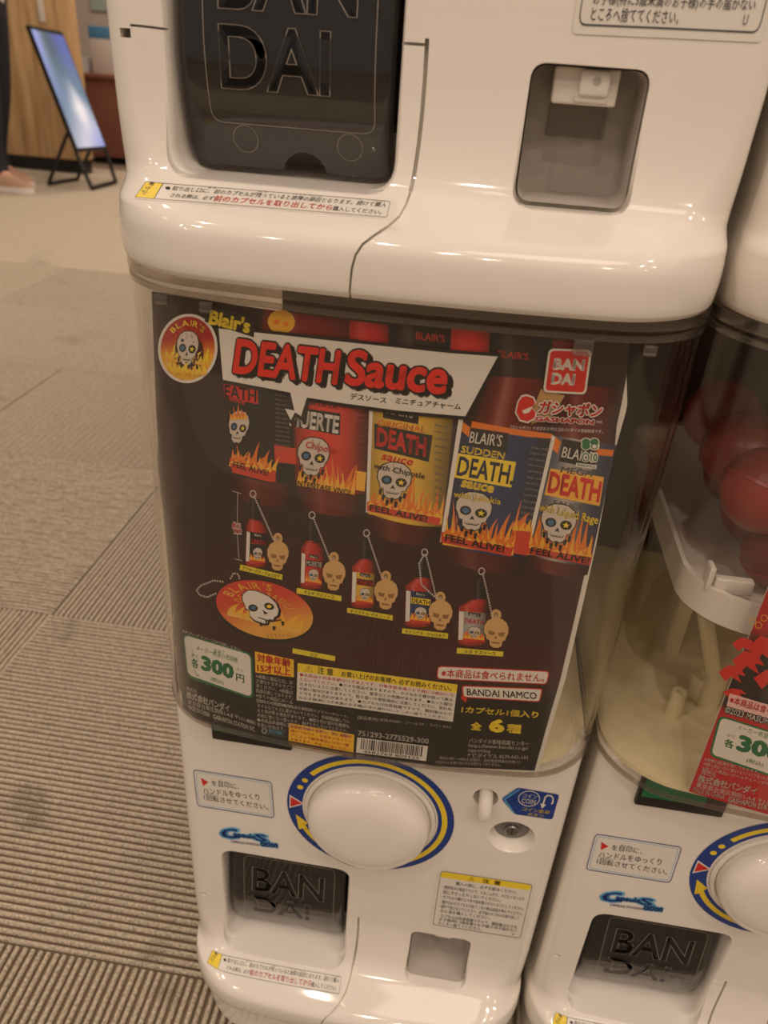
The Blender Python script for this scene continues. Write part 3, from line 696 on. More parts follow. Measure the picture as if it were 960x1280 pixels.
SK = [(0, -1), (.38, -.96), (.72, -.74), (.90, -.36), (.88, .02), (.74, .26), (.70, .46), (.50, .52), (.44, .86), (.22, 1.0), (-.20, 1.0), (-.44, .86), (-.50, .52), (-.70, .46), (-.78, .24), (-.92, 0), (-.94, -.36), (-.74, -.76), (-.38, -.96)]
BONE = mat('print_bone', (206, 194, 178), 0.45); BONE2 = mat('print_bone_shade', (140, 128, 116), 0.45); SEYE = mat('print_eye_blue', (62, 110, 146), 0.45)
def skull(d, c, w, h, lay=4, rot=0.16, detail=True):
    M = lambda x, y: (c[0] + (x*w/2)*math.cos(rot) - (y*h/2)*math.sin(rot), c[1] + (x*w/2)*math.sin(rot) + (y*h/2)*math.cos(rot))
    d.poly([M(x*1.07, y*1.05) for x, y in SK], PK, lay); d.poly([M(x, y) for x, y in SK], BONE, lay+1)
    E = lambda cx, cy, rx, ry, m, l, n=14: d.poly([M(cx+rx*math.cos(2*math.pi*k/n), cy+ry*math.sin(2*math.pi*k/n)) for k in range(n)], m, l)
    E(-.42, .02, .30, .25, PK, lay+2); E(.40, .04, .32, .25, PK, lay+2)
    E(-.42, .02, .17, .15, SEYE, lay+3); d.poly([M(.40+.20*(1 if k % 2 == 0 else .45)*math.cos(math.pi*k/5-1.57), .04+.18*(1 if k % 2 == 0 else .45)*math.sin(math.pi*k/5-1.57)) for k in range(10)], PY, lay+3)
    d.poly([M(-.02, .22), M(.12, .48), M(-.02, .42), M(-.16, .48)], PK, lay+2)
    d.poly([M(-.40, .62), M(.40, .62), M(.30, .74), M(-.30, .74)], PK, lay+2)
    if detail:
        for k in range(6): x = -.33+.11*k; d.poly([M(x, .60), M(x+.085, .60), M(x+.08, .69), M(x+.005, .69)], BONE, lay+3)
        for k, (x, y) in enumerate(((-.44, 1.0), (-.2, 1.25), (.05, 1.1), (.3, 1.28), (.5, .95), (-.66, .72), (.7, .74))):
            d.poly([M(x-.09, y-.16), M(x+.1, y-.14), M(x+.04, y+.20), M(x-.08, y+.12)], PK, lay+1)
        d.line([M(-.2, -.9), M(-.12, -.66), M(-.2, -.5)], w*0.02, BONE2, lay+2); d.line([M(.25, -.86), M(.2, -.6)], w*0.02, BONE2, lay+2)
FL1 = mat('print_flame_orange', (226, 120, 34), 0.45); FL2 = mat('print_flame_yellow', (236, 178, 56), 0.45)
def flames(d, bl, br, h, seed, lay=2, n=6, m1=FL1, m2=FL2):
    r = random.Random(seed); B, R = Vector(bl), Vector(br); ax = R-B; up = Vector((ax.y, -ax.x)).normalized()
    for m, k, l in ((m1, 1.0, lay), (m2, 0.62, lay+1)):
        for i in range(n):
            t = (i+0.5)/n; hh = h*k*r.uniform(0.42, 1.0); wd = ax.length/n*r.uniform(1.0, 1.7)*(1.0 if k == 1 else .6)
            base = B+ax*t; dx = ax.normalized(); lean = r.uniform(-.85, .85)*wd
            pts = [base-dx*wd*.6, base-dx*wd*.55+up*hh*.28, base-dx*wd*.22+up*hh*.55, base-dx*wd*.16+dx*lean*.5+up*hh*.78, base+dx*lean+up*hh, base+dx*(lean*.4+wd*.10)+up*hh*.70, base+dx*wd*.30+up*hh*.42, base+dx*wd*.55+up*hh*.22, base+dx*wd*.6]
            L2 = ax.length_squared; q_ = []
            for p in pts: tt = (p-B).dot(ax)/L2; q_.append(p + ax*(max(0.01, min(0.99, tt))-tt))
            d.poly(q_, m, l)
def cyl(c0, dark=0.45, hi=0.25):
    def f(u, v):
        s = 1 - dark*abs(2*u-0.85)**2.2; c = tuple(x*max(0.2, s) for x in c0)
        return mix(c, (255, 240, 225), hi*math.exp(-((u-0.30)/0.08)**2)) if hi else c
    return f
def lbl(q): return lambda u, v: quad_at(q, u, v)
GLASS = (112, 30, 22)
# --- bottle with the black label
d = PD(1); Q = [(279, 470), (366, 481), (373, 604), (290, 592)]
d.grad([(290, 588), (373, 602), (367, 629), (299, 622)], 12, 4, cyl((96, 32, 24), .6, .12), 0, 7)
d.grad(Q, 14, 6, cyl((26, 22, 22), .5, 0), 1, 4)
d.poly([(279, 472), (322, 478), (323, 505), (281, 496)], PR, 2); d.text('EATH', (281, 496), (321, 502.5), (281, 480), PK, 3, .03)
d.text('sauce', (286, 499.5), (306, 506), (287, 494), PR, 3, .03)
flames(d, (286, 582), (345, 594), 42, 3, 2, 9); d.poly([(287, 572), (345, 588), (345, 602), (334, 601), (291, 590)], mat('print_label_red', (206, 62, 40), 0.45), 4)
flames(d, (288, 578), (340, 590), 16, 5, 4, 6)
skull(d, (299, 533), 27, 40, 6); flames(d, (288, 524), (310, 523), 20, 8, 8, 5); d.text('FEEL ALIVE!', (292, 583), (336, 594.5), (292.5, 575.5), PK, 8, .02)
d.poly([(343, 556), (370, 560), (371, 580), (344, 577)], MATS['print_label_red'], 2)
for k in range(14): d.text(rnd.choice(('ingredients', 'shake well hot', 'pepper, salt', 'keep cool')), (344.5, 489+k*5.6), (362, 491.5+k*5.6), (344.5, 485.8+k*5.6), BONE2, 3, res=1)
d.done('bottle_picture', poster)
# --- red label
d = PD(1); Q = [(366, 494), (464, 512), (459, 617), (370, 602)]
d.grad([(371, 600), (460, 615), (454, 641), (379, 634)], 12, 4, cyl((104, 30, 22), .6, .15), 0, 7)
d.grad(Q, 14, 6, cyl((216, 60, 42), .55, 0), 1, 5)
d.text('SALSA DE LA', (371, 503), (421, 511.5), (372, 496.5), PK, 3, .01)
d.poly([(368, 508), (426, 516.5), (425, 544), (369, 533)], PK, 2); d.text('MUERTE', (362, 532), (423, 542), (364, 510), PW, 3, .035)
flames(d, (370, 606), (444, 618), 54, 11, 2, 11); skull(d, (392, 570), 42, 47, 5)
d.text('Chipotle', (381, 561), (421, 570), (384, 550), PR, 10, .02); d.text('INTENTASE VIVO!', (370, 606), (438, 618.5), (371, 599), PK, 9, .02)
d.poly([(446, 588), (458, 590), (456, 614), (445, 612)], FL2, 2)
for k in range(10): d.text(rnd.choice(('ingredientes', 'agite bien', 'salsa, sal')), (446, 516+k*6.6), (460, 519+k*6.6), (446, 512+k*6.6), PK, 3, res=1)
d.done('bottle_picture', poster)
# --- yellow label
d = PD(1); Q = [(463, 503), (567, 522), (553, 658), (458, 640)]
d.grad([(458, 638), (553, 655), (545, 678), (468, 668)], 12, 4, cyl((92, 30, 22), .6, .15), 0, 7)
d.grad(Q, 14, 6, cyl((230, 186, 66), .42, 0), 1, 5); d.poly([(462, 503), (466.5, 504), (461.5, 640), (457.5, 640)], PW, 2)
d.poly([(478, 500), (524, 508), (523, 530), (479, 522)], PK, 2); d.text("BLAIR'S", (482, 516), (516, 523), (483, 504), PW, 3, .01)
d.text('ORIGINAL', (471, 532), (532, 541), (472.5, 523.5), FL1, 3, .03)
d.poly([(468, 529), (541, 544), (536, 577), (468, 560)], PK, 2); d.text('DEATH', (470.5, 557), (532, 571), (472, 533), PR, 3, .04)
d.text('sauce', (476, 574), (515, 582), (479, 567), PR, 3, .03); flames(d, (460, 642), (553, 655), 62, 21, 2, 13)
d.poly([(459, 626), (551, 645), (549, 656), (459, 638)], MATS['print_label_red'], 4); flames(d, (459, 630), (552, 647), 14, 25, 4, 9)
skull(d, (493, 600), 45, 45, 6); d.text('with Chipotle', (466, 586), (530, 600), (468.5, 577), PK, 11, .02); d.text('FEEL ALIVE!', (462, 637), (534, 652), (463, 629), PK, 9, .03)
for k in range(12): d.text(rnd.choice(('ingredients', 'pepper, salt', 'shake well')), (543, 532+k*8.6), (560-k*.8, 535.5+k*8.6), (543, 527.5+k*8.6), PDK, 3, res=1)
d.done('bottle_picture', poster)
# --- blue label
d = PD(1); Q = [(577, 518), (692, 540), (662, 697), (551, 677)]
d.grad([(612, 470), (692, 474), (690, 550), (590, 536)], 14, 6, cyl(GLASS, .5, .30), 0); d.grad([(619, 416), (690, 420), (692, 474), (612, 470)], 12, 4, cyl((34, 20, 20), .5, .18), 0)
d.grad([(551, 674), (662, 694), (652, 716), (560, 700)], 12, 4, cyl((88, 26, 22), .6, .15), 0, 7)
d.poly([(590, 526), (632, 534), (690, 542), (690, 548), (588, 540)], FL1, 1)
d.grad([(578, 534), (690, 550), (662, 697), (551, 677)], 14, 5, cyl((30, 52, 96), .5, 0), 2, 5); d.poly([(574, 519), (579, 524), (555, 678), (550, 677)], PW, 3); d.poly([(579, 527), (588, 534), (586, 546), (577, 538)], FL1, 3)
d.poly([(589, 534), (636, 541), (633, 566), (586, 556)], PK, 3); d.text("BLAIR'S", (586, 553), (626, 558), (589, 538), PW, 4, .01)
d.text('SUDDEN', (575.5, 565), (630, 574), (577.5, 556), PY, 4, .03); d.poly([(573, 566), (645, 577), (639, 609), (567, 596)], PY, 3); d.text('DEATH.', (570, 594), (640, 606), (574.5, 569), mat('print_navy', (20, 34, 70), 0.45), 4, .03)
d.text('sauce', (575, 608), (616, 616), (578, 599), PY, 4, .05)
flames(d, (552, 680), (642, 694), 72, 31, 3, 12); d.poly([(552, 664), (642, 683), (638, 695), (551, 677)], MATS['print_label_red'], 5); flames(d, (553, 669), (640, 684), 16, 33, 5, 9)
skull(d, (592, 638), 48, 47, 7); d.text('with Jolokia', (566, 622), (625, 632), (568, 612), PY, 12, .02); d.text('FEEL ALIVE!', (556, 675), (630, 690), (557, 666), PK, 11, .03)
d.poly([(642, 652), (664, 658), (660, 694), (636, 690)], MATS['print_label_red'], 3); flames(d, (640, 662), (664, 664), 26, 36, 4, 3)
for k in range(13): d.text(rnd.choice(('ingredients', 'pepper, salt', 'shake well')), (664-k*1.2, 560+k*7.4), (684-k*1.6, 563+k*7.4), (664-k*1.2, 556+k*7.4), BONE2, 4, res=1)
d.done('bottle_picture', poster)
# --- silver label, cut by the sheet edge
d = PD(1); d.grad([(706, 436), (780, 432), (768, 560), (692, 546)], 14, 6, cyl((104, 24, 22), .5, .22), 0)
d.grad([(657, 688), (738, 702), (734, 718), (664, 708)], 12, 4, cyl((92, 26, 22), .6, .15), 0, 7)
def silver(u, v): return mix(mix((36, 48, 70), (196, 186, 170), math.exp(-((u-.42)/.30)**2)), (30, 40, 62), 0.35*u)
d.grad([(692, 544), (770, 556), (737, 706), (657, 690)], 18, 5, silver, 1, 4); d.poly([(690, 543), (694, 546), (661, 691), (656, 690)], PW, 2)
d.poly([(694, 545), (701, 552), (697, 567), (690, 560)], FL1, 2); d.poly([(744, 560), (767, 562), (765, 570), (742, 568)], FL1, 2)
d.poly([(703, 548), (747, 556), (742, 585), (698, 576)], PK, 2); d.text("BLAIR'S", (701, 571), (742, 579), (704.5, 557), PW, 3, .01)
d.text('MEGA', (700, 590), (740, 596), (702, 582), PDK, 3, .02)
d.poly([(688, 585), (754.5, 596), (749, 632), (680.5, 618)], mat('print_label_yellow', (236, 176, 62), 0.45), 2); d.text('DEATH', (683.5, 615), (748, 628), (688, 588), PR, 3, .04)
d.text('SAUCE', (690, 630), (728, 637), (692, 624), PDK, 3, .02)
flames(d, (658, 692), (738, 702), 66, 41, 3, 11); d.poly([(659, 680), (740, 694), (737, 706), (657, 691)], MATS['print_label_red'], 5); flames(d, (660, 684), (740, 696), 14, 44, 5, 8)
skull(d, (698, 653), 47, 47, 7); d.text('with Liquid Rage', (672, 640), (745, 657), (675, 627), PY, 12, .02); d.text('FEEL ALIVE!', (662, 690.5), (735, 704), (664, 682), PK, 11, .03)
d.done('bottle_picture', poster)
# --- bottle necks and the charm skull behind the banner
d = PD(1)
d.grad([(330, 386), (437, 400), (437, 440), (326, 420)], 12, 4, cyl((128, 30, 26), .3, .2), 0)
d.ell((352, 402), 17, 15, FL2, 1, 24, .1); d.ell((346, 402), 4, 3, PO, 2, 12); d.ell((358, 405), 3.4, 3, PO, 2, 12)
d.grad([(437, 400), (486, 406), (486, 432), (437, 424)], 8, 3, cyl((198, 38, 36), .3, .2), 0); d.grad([(486, 404), (564, 412), (563, 444), (486, 434)], 12, 3, cyl((36, 26, 26), .5, .2), 0)
d.text("BLAIR'S", (520, 424), (556, 428), (520, 414), MATS['print_label_red'], 1, .01); d.grad([(564, 410), (612, 415), (611, 442), (563, 438)], 8, 3, cyl((206, 36, 34), .25, .1), 0)
d.grad([(612, 412), (690, 420), (690, 470), (612, 466)], 12, 3, cyl((34, 22, 22), .5, .2), 1); d.text("BLAIR'S", (622, 446), (660, 450), (623, 437), MATS['print_label_red'], 2, .01)
d.grad([(682, 424), (730, 428), (728, 470), (681, 466)], 8, 3, cyl((118, 26, 26), .3, .1), 0); d.poly([(728, 427), (782, 430), (778, 486), (734, 482)], mat('print_dark_cap', (34, 22, 22), 0.45), 1)
d.poly([(676, 486), (706, 494), (690, 520), (664, 530), (668, 506)], mat('print_charm_tan', (190, 150, 92), 0.45), 2)
d.done('background_bottles', poster)

# --- round emblem
d = PD(13); EC = (236.5, 434.8); RO = 0.10
d.ell(EC, 36.6, 43.4, PW, 0, 48, RO)
def emb(u, v): return mix((168, 30, 26), (236, 176, 44), (v-.34)/.28)
ix = []; 
n = 40; pts = [(EC[0]+33.2*math.cos(a)*math.cos(RO)-39.8*math.sin(a)*math.sin(RO), EC[1]+33.2*math.cos(a)*math.sin(RO)+39.8*math.sin(a)*math.cos(RO)) for a in [2*math.pi*k/n for k in range(n)]]
vs = [EC]; cs = [lin((205, 110, 36))]; fs = []
for r in (0.25, .5, .75, 1.0):
    for p in pts: q = (EC[0]+(p[0]-EC[0])*r, EC[1]+(p[1]-EC[1])*r); vs.append(q); cs.append(lin(emb(0, (q[1]-391)/87)))
for k in range(n): fs.append((0, 1+k, 1+(k+1) % n))
for g_ in range(3):
    for k in range(n): fs.append((1+g_*n+k, 1+(g_+1)*n+k, 1+(g_+1)*n+(k+1) % n, 1+g_*n+(k+1) % n))
d._emit(vs, fs, GRAD, 1, cs)
EP = lambda r, a: (EC[0]+33.2*r*math.cos(a)*math.cos(RO)-39.8*r*math.sin(a)*math.sin(RO), EC[1]+33.2*r*math.cos(a)*math.sin(RO)+39.8*r*math.sin(a)*math.cos(RO))
flames(d, (208, 450), (262, 456), 26, 51, 2, 8, PY, FL2); d.ell((238, 440), 18, 26, mat('print_maroon', (70, 20, 20), 0.45), 2, 24)
skull(d, (236.5, 434), 28, 42, 4, .10); flames(d, (212, 463), (260, 468), 16, 54, 8, 8, PY, FL2)
def arc_text(d, s, r0, r1, a0, a1, m, lay):
    ws = [0.30 if ch == ' ' else (lambda b_: b_[1]-b_[0]+0.10)(glyphs(ch, 0.0, 0.0, 3)[2]) for ch in s]; tot = sum(ws); acc = 0
    hs = max(glyphs(ch, 0.0, 0.0, 3)[2][3] for ch in s if ch != ' ')
    for ch, wd in zip(s, ws):
        ta = a0+(a1-a0)*acc/tot; tb = a0+(a1-a0)*(acc+wd-0.10)/tot; acc += wd
        if ch == ' ': continue
        bb = glyphs(ch, 0.0, 0.0, 3)[2]; ra = r0+(r1-r0)*max(0, bb[2])/hs; rb = r0+(r1-r0)*bb[3]/hs
        d.text(ch, EP(ra, math.radians(ta)), EP(ra, math.radians(tb)), EP(rb, math.radians(ta)), m, lay, .02, res=3)
arc_text(d, "BLAIR'S", .72, .92, -144, -44, PY, 5); arc_text(d, 'SINCE 1989', .93, .77, 140, 42, PY, 9)
arc_text(d, 'DEATH SAUCE', .50, .66, -158, -24, MATS['print_label_red'], 3)
d.done('round_emblem', poster)

PTR = mat('print_title_red', (226, 46, 34), 0.45)
# --- title banner
d = PD(15)
BN = [(274.8, 409.5), (400, 423), (560, 440), (622, 444.5), (581.6, 519), (500, 512), (430, 502.8), (384.5, 495.6), (377.3, 519), (370, 514), (364.4, 524), (357.3, 509.4), (369, 512), (364, 489.5), (280, 473.5)]
BO = [(271.5, 405.5), (400, 418.5), (560, 436), (627.5, 440.5), (584, 523.5), (500, 517), (430, 507.5), (388, 501), (380.5, 526), (371, 520), (365, 530), (353, 505), (364.5, 507.5), (360, 493.5), (277, 477.5)]
d.poly(BO, PK, 1); d.poly(BN, PW, 2)
d.poly([(262, 380.5), (320.5, 395), (318.6, 420.5), (257.5, 401)], PK, 3); d.text("Blair's", (262, 404), (313, 416), (265, 385.5), PY, 4, .045, res=4)
for s_, bl, br, tl in (('DEATH', (292, 465), (422, 480), (298, 421.5)), ('Sauce', (430.5, 480), (557, 492.5), (437.5, 434.5))):
    bl, br, tl = Vector(bl), Vector(br), Vector(tl)
    for k in range(1, 6): o = Vector((k*1.0, k*.9)); d.text(s_, bl+o*1.15, br+o*1.15, tl+o*1.15, PK, 3, .032, (PK, .03), res=5)
    d.text(s_, bl, br, tl, PTR, 6, .034, (PK, .038), res=5)
d.text('デスソース', (438, 497.5), (483, 503), (439, 489.5), PK, 4, .015); d.text('ミニチュアチャーム', (494, 503.5), (575.5, 511), (495.5, 496), PK, 4, .015)
d.done('title_banner', poster)

# --- maker logo, toy line logo, eco mark
d = PD(15); q = [(685.6, 434.4), (739.3, 436.2), (731.8, 492), (678.2, 489)]
d.rquad(q, 7, PW, 1); qi = [quad_at(q, .05, .045), quad_at(q, .95, .045), quad_at(q, .95, .955), quad_at(q, .05, .955)]; d.rquad(qi, 5, PR, 2)
T = lambda u0, v0, u1, h: (quad_at(q, u0, v0), quad_at(q, u1, v0), quad_at(q, u0, v0-h))
d.text('BAN', *T(.155, .48, .875, .27), PW, 3, .05); d.text('DAI', *T(.155, .81, .70, .27), PW, 3, .05); d.done('maker_logo', poster)
d = PD(15)
e0 = [(658, 493.5), (666, 496.5), (668.5, 503), (664, 508), (669, 514), (667.5, 521), (659, 525.5), (650, 523), (645, 514), (647.5, 502), (652, 495)]
e0 = [Vector(p) for p in e0]; c_ = Vector((657, 509))
d.poly([c_+(p-c_)*1.14 for p in e0], PW, 1); d.poly(e0, PR, 2); d.poly([(652, 512), (661, 508), (666, 507), (661, 514), (655, 516)], PW, 3)
d.text('ガシャポン', (671.5, 516), (750, 521.5), (675, 498.5), PR, 3, .035, (PW, .09)); d.text('GASHAPON', (668, 524.8), (741, 529.5), (669, 518.6), PR, 3, .04, (PW, .10)); d.text('TM', (744, 527.5), (751, 528), (744.3, 524.5), PW, 3)
d.text('『ガシャポン』の文字およびロゴはバンダイの登録商標です。', (637.5, 534.5), (752, 540.5), (638.2, 529.8), PW, 3, .012, res=1)
d.done('toy_line_logo', poster)
d = PD(15)
for a in (-150, -30, 90+60, 30): 
    ra = math.radians(a); d.ell((737+6*math.cos(ra), 553.5+5.2*math.sin(ra)), 6.4, 5.4, PW, 1, 18)
for a in (-150, -30, 150): ra = math.radians(a); d.ell((737+6*math.cos(ra), 553.5+5.2*math.sin(ra)), 5.2, 4.3, PG, 2, 18)
d.ell((742, 556.5), 4.2, 3.8, PG, 2, 16); d.ell((742, 556.5), 2.8, 2.5, PW, 3, 16)
d.ell((731.5, 570), 5.6, 6.4, PW, 1, 20); d.ell((731.5, 570), 4.6, 5.4, PG, 2, 20); d.ell((731.5, 570), 3.2, 3.8, PW, 3, 20); d.text('+', (729.5, 572), (733.8, 572.4), (729.8, 568), PG, 4, .04)
d.text('10', (737, 574.5), (745, 575.5), (738, 564.5), PG, 4, .03, (PW, .12)); d.poly([(719.5, 577), (745, 580), (744, 585), (718.8, 582)], PW, 1); d.text('環境配慮商品', (720.5, 581), (743, 583.6), (721, 577.8), PG, 3, res=1); d.text('eco', (727, 585.5), (738, 586.8), (727.4, 582.8), PW, 3)
d.done('eco_mark', poster)

# --- charm pictures
CH = mat('print_chain', (196, 184, 172), 0.4); CB = mat('print_charm_bone', (212, 170, 108), 0.45); CBD = mat('print_charm_bone_dark', (146, 104, 58), 0.45)
def chain(d, pts, r=1.2, lay=8):
    P = [Vector(p) for p in pts]; L = sum((b_-a).length for a, b_ in zip(P, P[1:])); n = max(2, int(L/(r*2.5)))
    for k in range(n+1): p = lerp_path(P, k/n); d.ell((p.x, p.y), r, r*1.05, CH, lay, 8)
LABC = {'k': ((24, 20, 20), PR), 'r': ((204, 54, 44), PW), 'y': ((224, 182, 70), PR), 'b': ((38, 58, 96), PY), 's': ((170, 164, 156), PR)}
def charm(ring, cap, body, sk, kind, word, loop=False):
    d = PD(2); x0, y0, x1, y1 = body; c = (x0+x1)/2; w = x1-x0; cx = (cap[0]+cap[2])/2
    L = lambda y: (y1-y)*0.04
    d.grad([(cap[0], cap[1]), (cap[2], cap[1]+1.5), (cap[2]-.5, cap[3]+1), (cap[0]-.5, cap[3])], 6, 3, cyl((24, 21, 21), .5, .25), 1)
    ys = y0+(y1-y0)*.16
    d.grad([(cap[0]-.5, y0-1), (cap[2], y0), (x1, ys+2), (x0, ys)], 8, 3, cyl((196, 46, 34), .5, .3), 1)
    d.grad([(x0, ys), (x1, ys+2), (x1-1.6, y1+2), (x0-1.0, y1-2)], 10, 4, cyl((190, 44, 32), .5, .25), 1); d.ell((c-1, y1-.5), w*.49, 4.2, mat('print_charm_red_base', (150, 36, 26), 0.45), 1, 20)
    lc, tc = LABC[kind]; yl = y0+(y1-y0)*.26; yb = y1-4; q = [(x0+1, yl), (x1-1, yl+3.2), (x1-2.6, yb+3), (x0-.2, yb)]
    d.grad(q, 8, 3, cyl(lc, .35, 0), 2); d.poly([quad_at(q, 0, 0), quad_at(q, .17, .02), quad_at(q, .17, .98), quad_at(q, 0, 1)], PW, 3)
    d.poly([quad_at(q, .34, .0), quad_at(q, .80, .02), quad_at(q, .80, .14), quad_at(q, .34, .12)], PK, 3); d.text("Blair's", quad_at(q, .4, .115), quad_at(q, .74, .125), quad_at(q, .4, .03), PW, 4, res=1)
    if kind in 'ry': d.poly([quad_at(q, .20, .20), quad_at(q, .97, .22), quad_at(q, .97, .42), quad_at(q, .20, .40)], PK, 3)
    if kind == 'b': d.poly([quad_at(q, .20, .20), quad_at(q, .97, .22), quad_at(q, .97, .42), quad_at(q, .20, .40)], PY, 3); tc = PK
    d.text(word, quad_at(q, .23, .385), quad_at(q, .95, .405), quad_at(q, .23, .225), tc, 4, .03)
    d.poly([quad_at(q, .0, .84), quad_at(q, 1, .86), quad_at(q, 1, 1), quad_at(q, 0, 1)], MATS['print_label_red'], 3); flames(d, quad_at(q, .18, .92), quad_at(q, .98, .93), (y1-y0)*.26, int(x0), 3, 5)
    skull(d, quad_at(q, .60, .68), w*.46, (y1-y0)*.25, 5, .1, False)
    # bone charm
    sx, sy, sw, sh = sk; M = lambda x, y: (sx+x*sw/2-y*.06*sh/2, sy+y*sh/2+x*.08*sw/2)
    d.ell(M(-.1, -.92), sw*.20, sh*.17, CB, 2, 16); d.ell(M(-.1, -.95), sw*.08, sh*.07, CBD, 3, 12)
    d.poly([M(x, y*.86+.10) for x, y in SK], CB, 4)
    d.poly([M(-.62, -.02), M(-.1, .06), M(-.18, .26), M(-.56, .22)], CBD, 5); d.poly([M(.12, .08), M(.66, .02), M(.56, .28), M(.2, .28)], CBD, 5); d.poly([M(-.05, .24), M(.1, .44), M(-.14, .44)], CBD, 5); d.poly([M(-.34, .62), M(.34, .64), M(.26, .74), M(-.28, .72)], CBD, 5)
    d.line([(ring[0]+3.6*math.cos(a), ring[1]+4.2*math.sin(a)) for a in [2*math.pi*k/14 for k in range(14)]], 1.5, CH, 7, True)
    p1 = M(-.1, -.92); chain(d, [(ring[0]+1.5, ring[1]+3), (ring[0]*.55+p1[0]*.45-1, ring[1]*.5+p1[1]*.5), (p1[0]-5, p1[1]+1), p1])
    if loop: chain(d, [(ring[0]-1, ring[1]+3), (ring[0]-7, ring[1]+14), (ring[0]-4, ring[1]+40), (p1[0]-8, p1[1]-2)])
    d.done('charm_picture', poster)
charm((317, 616.5), (312.5, 622, 325.5, 650), (308, 649, 334.5, 705), (348, 692, 29, 42), 'k', 'DEATH')
charm((390.5, 643), (384, 650, 397.5, 678), (376.5, 676, 405, 732), (418, 716.5, 31, 43), 'r', 'MUERTE')
charm((458.5, 665.5), (450.5, 673, 466, 700), (440, 699, 469.5, 756), (483, 740, 32, 43), 'y', 'DEATH')
charm((531, 689.5), (521, 697, 537.5, 723), (507, 722, 540.5, 780), (551, 766, 32, 43), 'b', 'DEATH', True)
charm((602, 713), (592, 724, 609, 750), (573, 749, 608.5, 803), (620.5, 788, 33, 43), 's', 'DEATH')
# --- round charm
d = PD(2); DC = (331, 761.5); DR = math.radians(15)
d.ell((330.5, 765.5), 63, 36, PK, 0, 48, DR)
vs = []; cs = []; fs = []; n = 44
DPf = lambda r, a: (DC[0]+62*r*math.cos(a)*math.cos(DR)-34.5*r*math.sin(a)*math.sin(DR), DC[1]+62*r*math.cos(a)*math.sin(DR)+34.5*r*math.sin(a)*math.cos(DR))
def dcol(p): return mix((206, 62, 46), (226, 168, 68), ((p[0]-DC[0])*.004+(p[1]-DC[1])*.028+.42))
vs.append(DC); cs.append(lin(dcol(DC)))
for r in (.33, .66, 1.0):
    for k in range(n): p = DPf(r, 2*math.pi*k/n); vs.append(p); cs.append(lin(dcol(p)))
for k in range(n): fs.append((0, 1+k, 1+(k+1) % n))
for g_ in range(2):
    for k in range(n): fs.append((1+g_*n+k, 1+(g_+1)*n+k, 1+(g_+1)*n+(k+1) % n, 1+g_*n+(k+1) % n))
d._emit(vs, fs, GRAD, 1, cs)
old = EP; EP = lambda r, a: DPf(r, a-DR*0)
arc_text(d, "BLAIR'S", .70, .94, -168, -84, FL2, 3); arc_text(d, 'DEATH SAUCE', .46, .66, -176, -20, FL2, 3); EP = old
flames(d, (283, 768), (378, 792), 26, 61, 2, 9, FL2, mat('print_flame_pale', (232, 186, 90), 0.45))
d.poly([(DC[0]-4+(x*34*.82)*.95-(y*19)*.15, DC[1]-2+x*34*.34+y*19) for x, y in SK], PK, 4); d.poly([(DC[0]-5+(x*31*.82)*.95-(y*17.5)*.15, DC[1]-3+x*31*.34+y*17.5) for x, y in SK], PW, 5)
d.ell((317, 759), 6.0, 4.4, PK, 6, 18, .2); d.ell((317.3, 758.8), 3.4, 2.4, SEYE, 7, 14); d.ell((337, 757), 6.4, 4.2, PK, 6, 18, .3); d.ell((337, 757), 3.2, 2.2, PY, 7, 10)
d.poly([(328, 761), (336, 766), (331, 767), (330, 764.5)], PK, 6); d.line([(324, 771), (340, 776), (352, 774)], 1.3, PK, 6)
for k, (x, y) in enumerate(((327, 779), (343, 784), (354, 778), (334, 777))): d.poly([(x-2, y-2.5), (x+2.5, y-1.5), (x+.6, y+3.6), (x-1.6, y+2.4)], PK, 5)
arcp = [(352, 792), (384, 778)]
for k in range(7): d.line([(334+k*5, 791+k*.3), (336+k*5, 796-k*.2)], .7, CBD, 4)
chain(d, [(279, 726), (268, 724.5), (252, 731), (247, 737), (251, 743), (260, 745.5), (270, 741)], 1.2); chain(d, [(289, 722), (293, 715), (299, 717), (300, 722)], 1.2)
d.done('round_charm_picture', poster)
# size marker
d = PD(2); d.line([(297.5, 616), (297, 655)], .7, CH, 1); d.line([(297, 666), (299, 698)], .7, CH, 1); d.line([(291.5, 613.5), (301.5, 616.5)], .8, CH, 1); d.line([(294, 698), (303, 700.5)], .8, CH, 1)
d.text('約45', (291, 660), (301, 661), (291.3, 652), PR, 3, .03, (PW, .1)); d.text('mm', (293, 666), (302, 667), (293.3, 660.5), PR, 3, .03, (PW, .1)); d.done('size_marker', poster)
# name strips
YS = mat('print_name_yellow', (228, 210, 52), 0.45)
for q, s_ in (([(301, 705), (353.6, 717.6), (353, 724.4), (299.8, 711.8)], 'アフターデス・ジョロキア'), ([(371.4, 734), (427.2, 744.4), (426.8, 751), (370.8, 741)], 'サルサ デスソース'), ([(434.4, 759), (491.2, 768.6), (490.8, 775), (433.8, 765)], 'オリジナル デスソース'),
              ([(503.2, 784.6), (560.4, 791), (559.6, 798), (502.4, 791)], 'サドンデス・ジョロキア'), ([(571.4, 809), (629.2, 813.8), (628.6, 820), (570.8, 816)], 'メガ デスソース'), ([(366, 809.5), (419.4, 819.6), (419, 825.8), (366, 815.8)], 'ロゴ')):
    d = PD(3); d.poly(q, YS, 1); a = 0.06 if len(s_) > 9 else .16 if len(s_) > 4 else .42
    d.text(s_, quad_at(q, a, .84), quad_at(q, 1-a, .84), quad_at(q, a, .16), PK, 3, .02); d.done('name_strip', poster)

